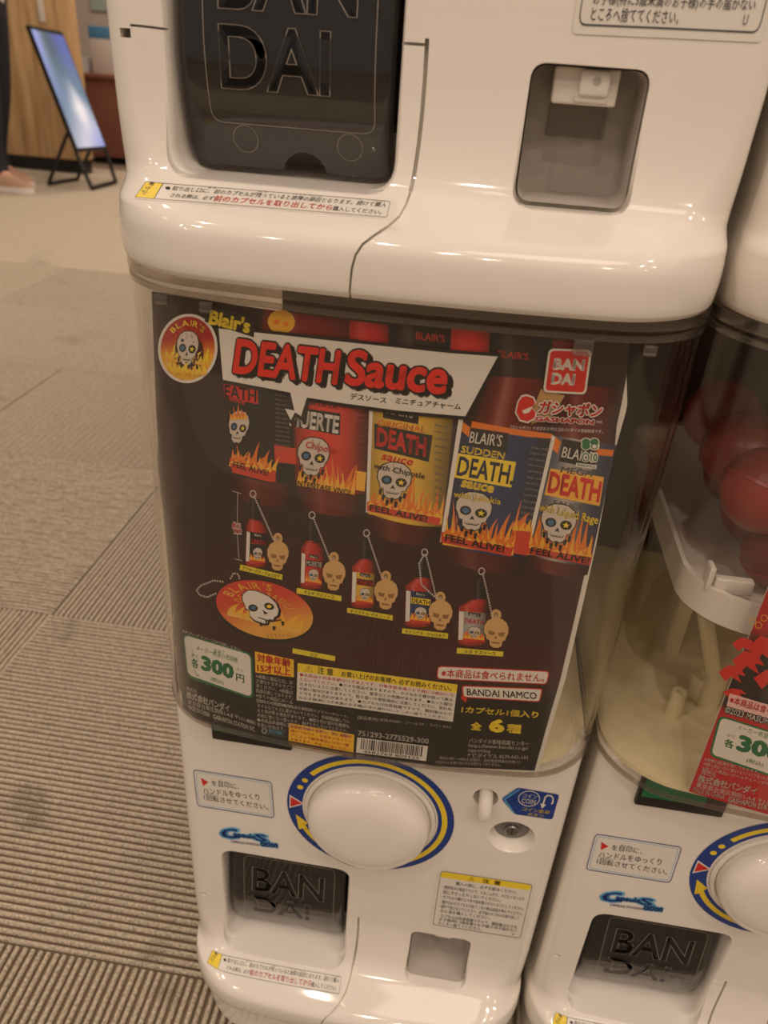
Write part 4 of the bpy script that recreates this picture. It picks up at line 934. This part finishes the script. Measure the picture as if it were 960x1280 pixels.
# --- price and print at the foot
d = PD(3)
q = [(231, 793), (313.5, 818), (315, 870.5), (236, 843)]; d.rquad([(229, 790.5), (316, 816.5), (317.5, 874), (234.6, 846)], 9, PG, 1); d.rquad(q, 7, PW, 2)
d.text('メーカー希望小売価格', (246, 812), (297, 828), (247, 805.5), PG, 3, .0); d.text('きぼう', (268, 812.5), (281, 816.4), (268.4, 809.6), PG, 3, res=1); d.text('かく', (240, 820.5), (248, 822.5), (240.2, 815.8), PG, 3, .01)
d.text('各', (240.5, 833), (249, 836), (240.3, 821), PG, 3, .03); d.text('300', (252, 836.6), (293, 849.5), (252, 817.5), PG, 3, .06); d.text('円', (295.6, 850.5), (306, 853.4), (295.4, 840.5), PG, 3, .03); d.text('えん', (296.5, 836.6), (305, 839.4), (296.5, 833.4), PG, 3); d.text('(税込)', (264, 851), (280, 856), (264, 844.8), PG, 3, .01)
d.done('price_tag', poster)
d = PD(3)
PWT = mat('print_off_white', (196, 188, 174), 0.45)
d.text('※大きいデスソースは付属しません。', (229, 790), (303, 814), (229.6, 786), PWT, 3, .01)
d.text('発売元', (234, 862.5), (247, 866.5), (234, 857.5), PWT, 3); d.text('株式会社バンダイ', (234, 872), (287.5, 890), (234, 862.5), PWT, 3, .025); d.text('東京都台東区駒形1-4-8 〒111-8081', (235.6, 879.5), (319, 905.5), (235.6, 873.5), PWT, 3, .0); d.text('MADE IN CHINA', (236.5, 886), (263, 896), (236.5, 880), PWT, 3, .02); d.text('GASHAPON STATION II/C', (267, 897.5), (319, 914), (267, 891.5), PWT, 3, .03)
for i, s_ in enumerate(('※画像と商品とは、多', '少異なりますのでご了', '承ください。※画像は', '処理を施しております。', '※全ての商品にボール', 'チェーンが付きます。')):
    y = 846.5+i*6.05; d.text(s_, (320.4, y), (366.5, y+9.2), (320.4, y-5.2), PWT, 3, .012, res=1)
for i, (s_, w) in enumerate((('[使用上の注意]●本商品を樹脂製のソファーやシート、', 1), ('タイルなどの上に置かないでください。長時間接触してい', 1), ('ると色が移る場合があります。●取り付け部分を無理な', 1), ('方向に強く引っ張ったり、曲げたりしないでください。', .98), ('●本商品装着時に発生した損傷などについては、責任', 1), ('を負いかねます。', .30))):
    y = 877.5+i*5.9; x1 = 437 if i > 0 else 436; d.text(s_, (322, y), (322+(x1-322)*w, y+20.5*w), (322, y-5.0), PWT, 3, .012, res=1)
d.rquad([(326, 906), (356, 912), (356, 922.5), (326, 916.5)], 2, mat('print_dark_green', (36, 60, 58), 0.45), 1); d.text('FSC MIX', (337, 915), (353, 918), (337, 910.5), PLB, 3, res=1); d.line([(331+3*math.cos(a), 912.6+3.4*math.sin(a)) for a in [0, 1, 2, 3, 4, 5]], .7, PWT, 3, True)
d.text('[製品素材] 本体:MABS・シール:PP・ラバー:PVC', (447, 898.5), (564, 911), (447.2, 893.5), PWT, 3, .005, res=1)
d.done('fine_print', poster)
d = PD(3); q = [(319, 813.5), (367.5, 824), (367.8, 845.8), (319.6, 840)]; d.poly(q, mat('print_age_yellow', (240, 190, 44), 0.45), 1)
d.text('対象年齢', quad_at(q, .05, .47), quad_at(q, .92, .47), quad_at(q, .05, .06), PR, 3, .035); d.text('15才以上', quad_at(q, .05, .96), quad_at(q, .92, .96), quad_at(q, .05, .54), PR, 3, .035); d.done('age_notice', poster)
d = PD(3); q = [(372.3, 828), (572, 855), (566, 901.5), (371, 874.5)]; d.poly(q, PW, 1); d.poly([q[0], q[1], quad_at(q, 1, .23), quad_at(q, 0, .23)], PY, 2)
T = lambda u0, v0, u1, h: (quad_at(q, u0, v0), quad_at(q, u1, v0), quad_at(q, u0, v0-h))
d.text('⚠', *T(.045, .19, .095, .16), PK, 3); d.text('注 意', *T(.125, .21, .225, .19), PK, 3, .02); d.text('お買い上げのお客様へ 必ずお読みください。', *T(.275, .20, .965, .15), PK, 3, .02)
BR_ = [('●本商品の対象年齢は15才以上です。対象年齢未満のお子様には絶対に与', PR, 1), ('えないでください。', PR, .24), ('込まないように注意してください。窒息などの危険があります。●尖った部分', PK, 1), ('や鋭い部分がありますので、取り扱いや保管場所に注意してください。思わぬ', PK, 1), ('ケガをする恐れがあります。●カプセルは包装容器ですので、開封後は小さ', PK, 1), ('なお子様(特に3才未満のお子様)の手の届かないところへ捨ててください。', PK, .98)]
for i, (s_, m, w) in enumerate(BR_): v = .345+i*.125; d.text(s_, *T(.015, v, .015+.97*w, .095), m, 3, .01, res=1)
d.text('●小さな部品がありますので、小さなお子様が誤って飲み', *T(.265, .47, .985, .095), PK, 3, .01, res=1)
d.done('caution_box', poster)
d = PD(3); q = [(361.5, 903), (443, 917.5), (442, 940), (361, 925)]; d.poly(q, mat('print_notice_yellow', (240, 190, 40), 0.45), 1)
for i, (s_, w) in enumerate((('自動販売機の性質上、同じ種類が', 1), ('続けて出たり、お求めのタイミン', 1), ('グによって販売商品にはない種', .95), ('があります。予めご了承ください。', 1))):
    v = .25+i*.24; d.text(s_, quad_at(q, .03, v), quad_at(q, .03+.94*w, v), quad_at(q, .03, v-.18), PO if False else PR, 3, .015, res=1)
d.done('sales_notice', poster)
d = PD(3); d.text('751293-2775529-300', (447.5, 918.5), (536, 929), (447.8, 912), PWT, 3, .02)
q = [(446.8, 921), (535, 932), (532.6, 950.5), (445.2, 940)]; d.poly(q, PW, 1); u = .06
r = random.Random(5)
while u < .93:
    w = r.choice((.008, .008, .014, .02)); d.poly([quad_at(q, u, .05), quad_at(q, u+w, .05), quad_at(q, u+w, .74), quad_at(q, u, .74)], PK, 3); u += w + r.choice((.008, .012, .018))
d.text('4582769 809125', quad_at(q, .10, .96), quad_at(q, .9, .96), quad_at(q, .10, .78), PK, 3, .01); d.done('barcode', poster)
d = PD(3); q = [(547, 831.6), (687, 838), (683.4, 855), (545.4, 848)]; d.rquad(q, 5, PR, 1); d.rquad([quad_at(q, .01, .07), quad_at(q, .99, .07), quad_at(q, .99, .93), quad_at(q, .01, .93)], 4, PW, 2)
d.text('※本商品は食べられません。', quad_at(q, .04, .84), quad_at(q, .97, .84), quad_at(q, .04, .18), PR, 3, .02); d.done('not_food_notice', poster)
d = PD(3); q = [(577, 856), (678.5, 859.8), (674.5, 877), (578, 871)]; d.rquad(q, 3.5, PR, 1); d.poly([(577.4, 868), (584, 870), (582.5, 878), (576, 872)], PR, 1); qi = [quad_at(q, .015, .08), quad_at(q, .985, .08), quad_at(q, .985, .92), quad_at(q, .02, .92)]; d.rquad(qi, 3, PW, 2)
d.text('BANDAI NAMCO', quad_at(q, .06, .80), quad_at(q, .955, .80), quad_at(q, .06, .22), PK, 3, .02); d.done('publisher_logo', poster)
d = PD(3); d.text('1カプセル1個入り', (576, 890), (672, 897), (577.5, 881.5), PY, 3, .035)
d.text('全', (588, 911), (601.5, 912.5), (589, 901), PY, 3, .04); d.text('6', (610, 913.5), (630, 916), (612, 896.5), PY, 3, .06); d.text('種', (632.5, 914.8), (651, 916.6), (634, 903.5), PY, 3, .04); d.done('set_count_text', poster)
d = PD(3)
for s_, bl, br, tl, m in (('バンダイお客様相談センター', (586, 927.6), (661, 931.8), (586.4, 921.6), PWT), ('https://www.bandai.co.jp/', (585.4, 934.4), (659.6, 938), (585.8, 928.4), PWT), ('support/top', (584.6, 940), (613, 941.6), (585, 934), PWT), ('ナビダイヤル 0570-041-101', (583.6, 946), (659, 948.8), (584, 940), PWT),
                     ('受付10時〜16時(土日祝日、当社指定休業日を除く)', (549.6, 949), (650, 954.4), (549.8, 944.6), PWT), ('お店からのお問い合わせはお受けしておりません。', (544.6, 953.6), (626, 957.4), (544.8, 949.6), PWT)):
    d.text(s_, bl, br, tl, m, 3, .008, res=1)
d.done('contact_text', poster)

# ================================================================== POSTER IN THE RIGHT CASE
poster2 = empty('promotional_poster', ORG+Vector((SPC, 0, 0)))
tag(poster2, 'red and black poster with price tag inside the right clear case', 'poster')
def PD2(base=0):
    d = Decal(sN(gP), 13, 0.00007); d.base = base; return d
L2 = [(986, 668), (960, 733), (942, 779), (905, 872), (880, 937), (860, 989)]; R2 = [(1120, 700), (1108, 800), (1096, 1050)]
T2 = [(986, 668), (1040, 684), (1120, 700)]; B2 = [(860, 989), (900, 1001), (960, 1018), (1030, 1036), (1096, 1050)]
d = PD2(-7); coons(d, T2, R2, B2, L2, 24, 20, lambda u, v: (214, 200, 188), 0); d.done('paper', poster2)
def bg2(u, v):
    c = mix((196, 74, 36), (178, 30, 28), v/.3); c = mix(c, (34, 22, 22), (v-.36)/.06); return mix(c, (188, 26, 30), (v-.66)/.02)
d = PD2(0); coons(d, T2, R2, B2, [(p[0]+1, p[1]) for p in L2], 24, 60, bg2, 0); d.done('background_print', poster2)
d = PD2(1)
for x, y, w, h in ((915, 842, 34, 26), (935, 828, 40, 34), (930, 806, 30, 22), (955, 812, 40, 40), (962, 850, 40, 30), (918, 866, 30, 14), (985, 830, 40, 40)):
    d.poly([(x-w*.5, y-h*.1), (x-w*.1, y-h*.45), (x+w*.3, y-h*.3), (x+w*.5, y+h*.1), (x+w*.2, y+h*.02), (x+w*.35, y+h*.42), (x-w*.05, y+h*.12), (x-w*.25, y+h*.36)], PR, 1)
for x, y in ((941, 776), (948, 781), (955, 772)): d.line([(x+4*math.cos(a), y+4*math.sin(a)) for a in [k*.7 for k in range(9)]], .8, FL2, 1, True)
d.done('flame_pattern', poster2)
d = PD2(2); d.poly([(912, 866), (1020, 898), (1014, 914), (908, 882)], mat('print_pink', (232, 188, 178), 0.45), 1); d.text('※本商品は食べられません。', (911, 878), (1008, 906), (914, 868.6), PR, 3, .025); d.done('not_food_notice', poster2)
d = PD2(2); d.text('©2023 MASUMI', (905, 889.5), (962, 906), (907.5, 882), PW, 3, .02, (PK, .10)); d.done('copyright_text', poster2)
d = PD2(2); d.rquad([(899, 893), (1004, 926), (992, 980), (886, 944)], 9, PG, 1); d.rquad([(901.5, 896), (1002, 927.5), (990.5, 976.5), (889, 942)], 7, PW, 2)
d.text('メーカー希望小売価格', (921, 911), (985, 931), (923, 904.5), PG, 3, .0); d.text('かく', (908, 919.5), (918, 922.6), (909, 915), PG, 3); d.text('各', (904, 932), (916.5, 936), (906, 921.6), PG, 3, .03); d.text('300', (919, 937), (976, 953.5), (924, 916.5), PG, 3, .06); d.text('(税込)', (932, 952.5), (953, 958.6), (934, 946.5), PG, 3, .01); d.done('price_tag', poster2)
d = PD2(2)
for i, s_ in enumerate(('※画像は処理を施しております。', '※画像と商品とは多少異なりますのでご了承ください。', '※全ての商品にボールチェーンが付きます。')):
    d.text(s_, (880+(-1.2*i), 950+i*5.5), (948+i*16, 967+i*9.5), (881-1.2*i, 945.6+i*5.5), PWT, 3, .0, res=1)
d.text('発売元', (876, 966.5), (894, 971.6), (878, 959.8), PWT, 3, .01); d.text('株式会社バンダイ', (871, 976.5), (944.5, 993.5), (874, 967), PWT, 3, .03); d.text('東京都台東区駒形1-4-8 〒111', (869.5, 983), (962, 1006.5), (871, 976.6), PWT, 3, .0); d.text('MADE IN CHINA', (865, 988.5), (905, 998.5), (866.6, 982.5), PWT, 3, .02); d.text('GASHAPON STATION II/C', (909, 1001.5), (985, 1018), (911, 994.5), PWT, 3, .03)
d.done('fine_print', poster2)

# ================================================================== CAPSULES IN THE RIGHT CASE
CAPR = mat('capsule_red_plastic', (140, 24, 20), 0.30, noise=0.05, nscale=20); CAPT = mat('capsule_dark_red_shell', (120, 18, 16), 0.30)
def capsule():
    b = MB(); R_ = 0.0255
    b.lathe([(0, -R_)] + [(R_*math.cos(a), R_*math.sin(a)) for a in [-math.pi/2+math.pi/2*k/8 for k in range(1, 8)]] + [(R_, -0.0012), (R_*1.03, -0.001), (R_*1.03, 0.001), (R_, 0.0012)], CAPR, None, 28)
    b.lathe([(R_, 0.0012)] + [(R_*math.cos(a), R_*math.sin(a)) for a in [math.pi/2*k/8 for k in range(1, 8)]] + [(0, R_)], CAPT, None, 28)
    return b.build('toy_capsule', None, 50)
proto = capsule(); k = 0; HZ = ORG.z + HZ1 - 0.010 + 0.0266 - 0.004
for lay in range(2):
    for j in range(3 if lay < 2 else 2):
        for i in range(3 if lay == 0 else 4):
            x = ORG.x + SPC + (-0.070, -0.0975, -0.086)[lay] + i*0.0545; y = 0.034 + j*0.0545 + (0, 0.0, 0.030)[lay] - (0, 0.010, 0)[lay]; z = HZ + (0, 0.0445)[lay]
            if k == 0: o = proto
            else: o = proto.copy(); COL.objects.link(o)
            o.location = (x, y, z); o.rotation_euler = (rnd.uniform(-.9, .9), rnd.uniform(-.9, .9), rnd.uniform(0, 6)); k += 1
            tag(o, 'round red toy capsule in the pile inside the right clear case', 'capsule', 'red toy capsules piled in the right case')
# ================================================================== BACKGROUND OF THE HALL
WOOD = bpy.data.materials.new('oak_veneer'); WOOD.use_nodes = True
def _w():
    nt = WOOD.node_tree; b = nt.nodes['Principled BSDF']; tc = nt.nodes.new('ShaderNodeTexCoord'); mp = nt.nodes.new('ShaderNodeMapping'); mp.inputs['Scale'].default_value = (9, 9, 0.8)
    n = nt.nodes.new('ShaderNodeTexNoise'); n.inputs['Scale'].default_value = 3; n.inputs['Detail'].default_value = 6; r = nt.nodes.new('ShaderNodeValToRGB')
    r.color_ramp.elements[0].color = lin((176, 138, 92)) + (1,); r.color_ramp.elements[1].color = lin((222, 186, 134)) + (1,); r.color_ramp.elements[0].position = .3; r.color_ramp.elements[1].position = .7
    nt.links.new(tc.outputs['Object'], mp.inputs[0]); nt.links.new(mp.outputs[0], n.inputs[0]); nt.links.new(n.outputs['Fac'], r.inputs[0]); nt.links.new(r.outputs[0], b.inputs['Base Color']); b.inputs['Roughness'].default_value = .5
_w()
# wood faced column
p = at_z(107, 219, 0.0); yw = p.y + 0.02; xr = p.x; xl = at_y(7, 216, yw).x
col = empty('wood_column', ((xl+xr)/2, yw+0.06, 0))
b = MB(); b.box((0, 0, 1.36), (xr-xl, 0.12, 2.56), WOOD, 0.01); b.build('panel', col, 40)
b = MB(); b.box((0, 0.008, 0.04), (xr-xl-0.03, 0.09, 0.08), BLACK, 0.004); b.build('plinth', col, 40)
pp = at_y(51, 10, yw-0.006); b = MB(); b.box((pp.x-col.location.x, -0.065, pp.z+0.03), (0.035, 0.008, 0.20), PW, 0.002); b.build('sign_plate', col, 40)
tag(col, 'light oak panelled column behind the small poster stand', 'column')
b = MB(); b.box((0, 0, 1.35), (1.6, 0.3, 2.7), mat('dark_wood_wall', (120, 84, 54), 0.6, noise=.15, nscale=6)); o = b.build('wall_left'); o.location = (xl-0.82, yw+0.45, 0); tag(o, kind='structure')
# counter
yc = at_z(140, 205, 0).y; cz = at_y(120, 92, yc).z; cxl = at_y(98, 150, yc).x
ctr = empty('service_counter', (cxl+0.9, yc+0.3, 0)); RB = mat('reddish_brown_laminate', (142, 92, 74), 0.5, noise=.06, nscale=12)
b = MB(); b.box((0, 0, (cz-0.03)/2+0.02), (1.8, 0.56, cz-0.07), RB, 0.004); b.build('cabinet', ctr, 40); b = MB(); b.box((0, 0, cz-0.015), (1.84, 0.62, 0.03), RB, 0.006); b.build('worktop', ctr, 40)
b = MB(); b.box((0, 0.02, 0.01), (1.7, 0.5, 0.02), BLACK); b.build('toe_kick', ctr)
tag(ctr, 'low reddish brown counter behind the poster stand, white items on top', 'counter')
# things on the counter
PAPER = mat('white_paper', (214, 206, 196), 0.7, noise=.04)
p = at_y(107, 96, yc+0.14); hgt = at_y(107, 71, yc+0.14).z - cz; rr = (at_y(117, 84, yc+0.14) - at_y(95, 84, yc+0.14)).length/2
b = MB(); b.lathe([(0.02, 0), (rr, 0), (rr, hgt), (0.02, hgt), (0.02, 0)], mat('paper_roll', (196, 200, 196), 0.8, noise=.05), None, 28); o = b.build('paper_roll', None, 50); o.location = (p.x, yc+0.14, cz); tag(o, 'white paper roll standing on the reddish brown counter', 'paper roll')
h2 = at_y(128, 33, yc+0.12).z - cz; p0 = at_y(118, 60, yc+0.12); p1 = at_y(141, 60, yc+0.12)
t = empty('carton', ((p0.x+p1.x)/2+0.02, yc+0.12, cz)); wdt = p1.x-p0.x+0.04
b = MB(); b.box((0, 0, h2*.37), (wdt, 0.12, h2*.74), PAPER, .003); b.build('box', t, 40); b = MB(); b.box((0, 0, h2*.87), (wdt*1.02, 0.122, h2*.26), mat('blue_card', (86, 146, 190), 0.5), .003); b.build('lid', t, 40)
tag(t, 'white carton with a blue top on the reddish brown counter', 'box')
yf = 6.5; p0, p1 = at_y(110, 0, yf), at_y(133, 14, yf); b = MB(); b.box((0, 0, 0), (abs(p1.x-p0.x), 0.012, 0.26), mat('pale_green_paper', (176, 196, 180), 0.7), .002); o = b.build('wall_notice'); o.location = ((p0.x+p1.x)/2, 6.54, p1.z+0.13); tag(o, 'pale green notice on the far grey wall', 'notice')
# poster stand: frame leans back and to the left, seen edge on
F1 = at_z(115, 238, 0); F2 = at_z(145, 230, 0)
def along(q, y): return at_y(q[0], q[1], y)
TLp = along((35, 31), F1.y+0.02); BLp = along((97, 190), F1.y+0.005); TRp = along((78, 40), F2.y+0.02); BRp = along((134, 187), F2.y+0.005)
stand = empty('poster_stand', (F1+F2)/2); o0 = stand.location; S = lambda p: Vector(p)-o0
nrm = (TRp-TLp).cross(BLp-TLp).normalized(); nrm = nrm if nrm.x > 0 else -nrm
FRM = mat('black_metal_frame', (22, 20, 20), 0.4)
b = MB(); th = nrm*0.02; vs = [S(v) for v in (TLp, TRp, BRp, BLp)]; vs = vs + [v-th for v in vs]; b.add(vs, [(0, 1, 2, 3), (7, 6, 5, 4), (0, 4, 5, 1), (1, 5, 6, 2), (2, 6, 7, 3), (3, 7, 4, 0)], FRM); b.build('board', stand)
def sky(u, v):
    c = mix((66, 92, 66), (84, 100, 172), u*1.5-.15); c = mix(c, (96, 124, 152), (v-.12)*3)
    c = mix(c, (196, 204, 226), max(0, min(1, (v-.34)*2.4 - abs(u-.30-v*.45)*1.3))); c = mix(c, (236, 238, 248), max(0, 1-abs(u-.62)*3-abs(v-.66)*3.2))
    return mix(c, (138, 156, 222), max(0, (u-.35)*1.6*(v-.72)*4))
b = MB(); Qc = [S(TLp), S(TRp), S(BRp), S(BLp)]; cc = sum(Qc, Vector())/4; vs = []; cs = []; fs = []
Qi = [c_+(cc-c_).normalized()*0.022+nrm*0.002 for c_ in Qc]
for j in range(21):
    for i in range(11):
        u, v = i/10, j/20; vs.append((Qi[0]*(1-u)+Qi[1]*u)*(1-v)+(Qi[3]*(1-u)+Qi[2]*u)*v); cs.append(lin(sky(u, v)))
for j in range(20):
    for i in range(10): a = j*11+i; fs.append((a, a+11, a+12, a+1))
scr = bpy.data.materials.new('lit_sky_picture'); scr.use_nodes = True; _b = scr.node_tree.nodes['Principled BSDF']; _a = scr.node_tree.nodes.new('ShaderNodeAttribute'); _a.attribute_name = 'Col'
scr.node_tree.links.new(_a.outputs['Color'], _b.inputs['Base Color']); scr.node_tree.links.new(_a.outputs['Color'], _b.inputs['Emission Color']); _b.inputs['Emission Strength'].default_value = 0.45; _b.inputs['Roughness'].default_value = .3
b.add(vs, fs, scr, cs); b.build('sky_picture', stand)
for a, c in ((BLp, F1), (BRp, F2)):
    b = MB(); b.tube([S(a)-nrm*.012, S(c)+Vector((0, 0, .012))], 0.012, FRM, 8); b.build('front_leg', stand)
b = MB(); b.tube([S(F1)+Vector((0, 0, .012)), S(F2)+Vector((0, 0, .012))], 0.012, FRM, 8); b.build('foot_bar', stand)
Rm1 = at_z(61, 232, 0); Rm2 = at_z(97, 226, 0); up1 = BLp.lerp(TLp, .16); up2 = BRp.lerp(TRp, .16)
for a, c in ((up1, Rm1), (up2, Rm2)):
    b = MB(); b.tube([S(a)-nrm*.02, S(c)+Vector((0, 0, .011))], 0.011, FRM, 8); b.build('rear_leg', stand)
b = MB(); b.tube([S(Rm1)+Vector((0, 0, .011)), S(Rm2)+Vector((0, 0, .011))], 0.011, FRM, 8); b.build('foot_bar', stand)
tag(stand, 'slim black poster stand with blue sky picture, leaning before the oak column', 'poster stand')

# person at the left edge, standing side on
def person():
    sh = at_z(22, 236, 0); px, py = sh.x-0.035, sh.y
    V = []; E = []; Rr = []
    def add(p, r, par=None):
        V.append(Vector(p)); Rr.append(r)
        if par is not None: E.append((par, len(V)-1))
        return len(V)-1
    pel = add((0, 0, .90), .125); w = add((0, 0, 1.04), .115, pel); ch = add((.01, 0, 1.24), .13, w); nb = add((-.01, 0, 1.40), .075, ch); nk = add((.0, 0, 1.47), .052, nb)
    hd = add((.02, 0, 1.56), .078, nk); ht = add((.015, 0, 1.645), .07, hd)
    for s in (-1, 1):
        f = .0 if s < 0 else -.10
        hp = add((0, s*.085, .86), .092, pel); kn = add((.02+f*.5, s*.09, .48), .062, hp); an = add((-.02+f, s*.09, .10), .043, kn)
        hl = add((-.04+f, s*.09, .045), .040, an); bl = add((.07+f, s*.095, .035), .038, an); add((.14+f, s*.098, .030), .028, bl)
        shd = add((-.01, s*.165, 1.36), .062, ch); el = add((-.02, s*.21, 1.09), .046, shd)
        wr = add((-.09, s*.225, .86), .030, el)
    me = bpy.data.meshes.new('person'); me.from_pydata(V, E, []); o = bpy.data.objects.new('person', me); COL.objects.link(o)
    m = o.modifiers.new('skin', 'SKIN'); sd = me.skin_vertices[0].data if me.skin_vertices else None
    if sd is None:
        bm = bmesh.new(); bm.from_mesh(me); bm.verts.layers.skin.verify(); bm.to_mesh(me); bm.free(); sd = me.skin_vertices[0].data
    for i, r in enumerate(Rr): sd[i].radius = (r, r); sd[i].use_root = (i == 0)
    s2 = o.modifiers.new('sub', 'SUBSURF'); s2.levels = 2; s2.render_levels = 2
    bpy.context.view_layer.update(); dg = bpy.context.evaluated_depsgraph_get(); nm = bpy.data.meshes.new_from_object(o.evaluated_get(dg)); o.modifiers.clear(); o.data = nm
    SKIN = mat('skin', (206, 158, 128), .5, noise=.04); TR = mat('dark_trousers', (28, 28, 34), .8, noise=.1); SHT = mat('pale_shirt', (208, 202, 194), .8, noise=.04)
    for m_ in (SKIN, TR, SHT): nm.materials.append(m_)
    for p in nm.polygons:
        c = p.center; z = c.z; arm = abs(c.y) > .15 and z < 1.3
        p.material_index = 0 if z > 1.44 or (arm and z < .88) else 2 if (z > .92 or arm) and z > .6 else 1 if z > .1 else 0
        p.use_smooth = True
    # hands: palm and five fingers joined into the body mesh
    bm = bmesh.new(); bm.from_mesh(nm)
    hb = MB(); DX = Vector((-.15, 0, 0))
    for s in (-1, 1):
        bx = Vector((.075, s*.226, .835)); hb.tube([Vector((.058, s*.225, .875)), bx, Vector((.092, s*.226, .785)), Vector((.10, s*.226, .765))], [.024, .032, .034, .022], SKIN, 10)
        for k, (ln, off) in enumerate(((.068, -.024), (.078, -.008), (.074, .008), (.058, .022))):
            a = Vector((.098+off*.5, s*(.226), .772)) + Vector((off*.9, 0, 0)); hb.tube([a, a+Vector((.012, -s*.004, -ln*.5)), a+Vector((.010, -s*.016, -ln))], [.0098, .0088, .0065], SKIN, 8)
        hb.tube([Vector((.098, s*.222, .825)), Vector((.125, s*.214, .795)), Vector((.130, s*.208, .765))], [.013, .0105, .008], SKIN, 8)
        # nothing in the hands
    hb.v = [tuple(Vector(q)+DX) for q in hb.v]; off = len(nm.vertices)
    tmp = hb.build('tmp'); bm.from_mesh(tmp.data); bm.to_mesh(nm); bm.free(); bpy.data.objects.remove(tmp)
    for p in nm.polygons:
        if p.vertices[0] >= off: p.material_index = 0; p.use_smooth = True
    o.location = (px, py, 0)
    b = MB()
    b.lathe([(0, 1.685), (.05, 1.676), (.082, 1.64), (.094, 1.59), (.090, 1.54), (.070, 1.50)], mat('dark_hair', (30, 22, 18), .6, noise=.2), Matrix.Translation((-.012, 0, 0)), 24); b.build('hair', o, 60)
    b = MB(); b.tube([(.098, 0, 1.575), (.118, 0, 1.548), (.100, 0, 1.538)], [.006, .013, .009], SKIN, 10); b.build('nose', o, 60)
    for s in (-1, 1):
        b = MB(); b.lathe([(0, -.011), (.008, -.008), (.011, 0), (.008, .008), (0, .011)], BLACK, Matrix.Translation((.090, s*.032, 1.575)), 12); b.build('eye', o, 60)
        b = MB(); b.lathe([(0, -.03), (.010, -.02), (.013, 0), (.010, .02), (0, .03)], SKIN, Matrix.Translation((.01, s*.083, 1.555)), 12); b.build('ear', o, 60)
    b = MB(); b.tube([(.092, -.022, 1.508), (.100, 0, 1.506), (.092, .022, 1.508)], [.003, .006, .003], mat('lips', (168, 96, 84), .5), 8); b.build('mouth', o, 60)
    SHOE = mat('beige_shoe_upper', (176, 140, 112), .7, noise=.08); SOLE = mat('white_sole', (226, 218, 208), .6)
    for s in (-1, 1):
        f = .0 if s < 0 else -.10
        P_ = [(-.095, .030), (-.085, .040), (-.02, .038), (.06, .046), (.13, .043), (.175, .026), (.188, .006)]
        out = [(x, w) for x, w in P_] + [(x, -w) for x, w in reversed(P_)]
        b = MB(); loft([(0.0, [(x+f, s*.095-w) for x, w in out]), (.030, [(x+f, s*.095-w*1.02) for x, w in out])], SOLE, True, True, b); sh_ = b.build('shoe', o, 40)
        hz = lambda x: .115 if x < -.01 else .098 if x < .07 else .070 if x < .14 else .05
        n = len(out); b = MB(); vs = [(x+f, s*.095-w*.97, .030) for x, w in out] + [(x*.985+f, s*.095-w*.86, .030+(hz(x)-.03)*.65) for x, w in out] + [(x*.93+f-.004, s*.095-w*.5, hz(x)) for x, w in out]
        fs = [(r_*n+k, r_*n+(k+1) % n, (r_+1)*n+(k+1) % n, (r_+1)*n+k) for r_ in range(2) for k in range(n)] + [tuple(2*n+k for k in range(n))]
        b.add(vs, fs, SHOE); b.build('upper', sh_, 60)
    tag(o, 'person in dark trousers and beige shoes with white soles, standing at the left edge', 'person')
person()
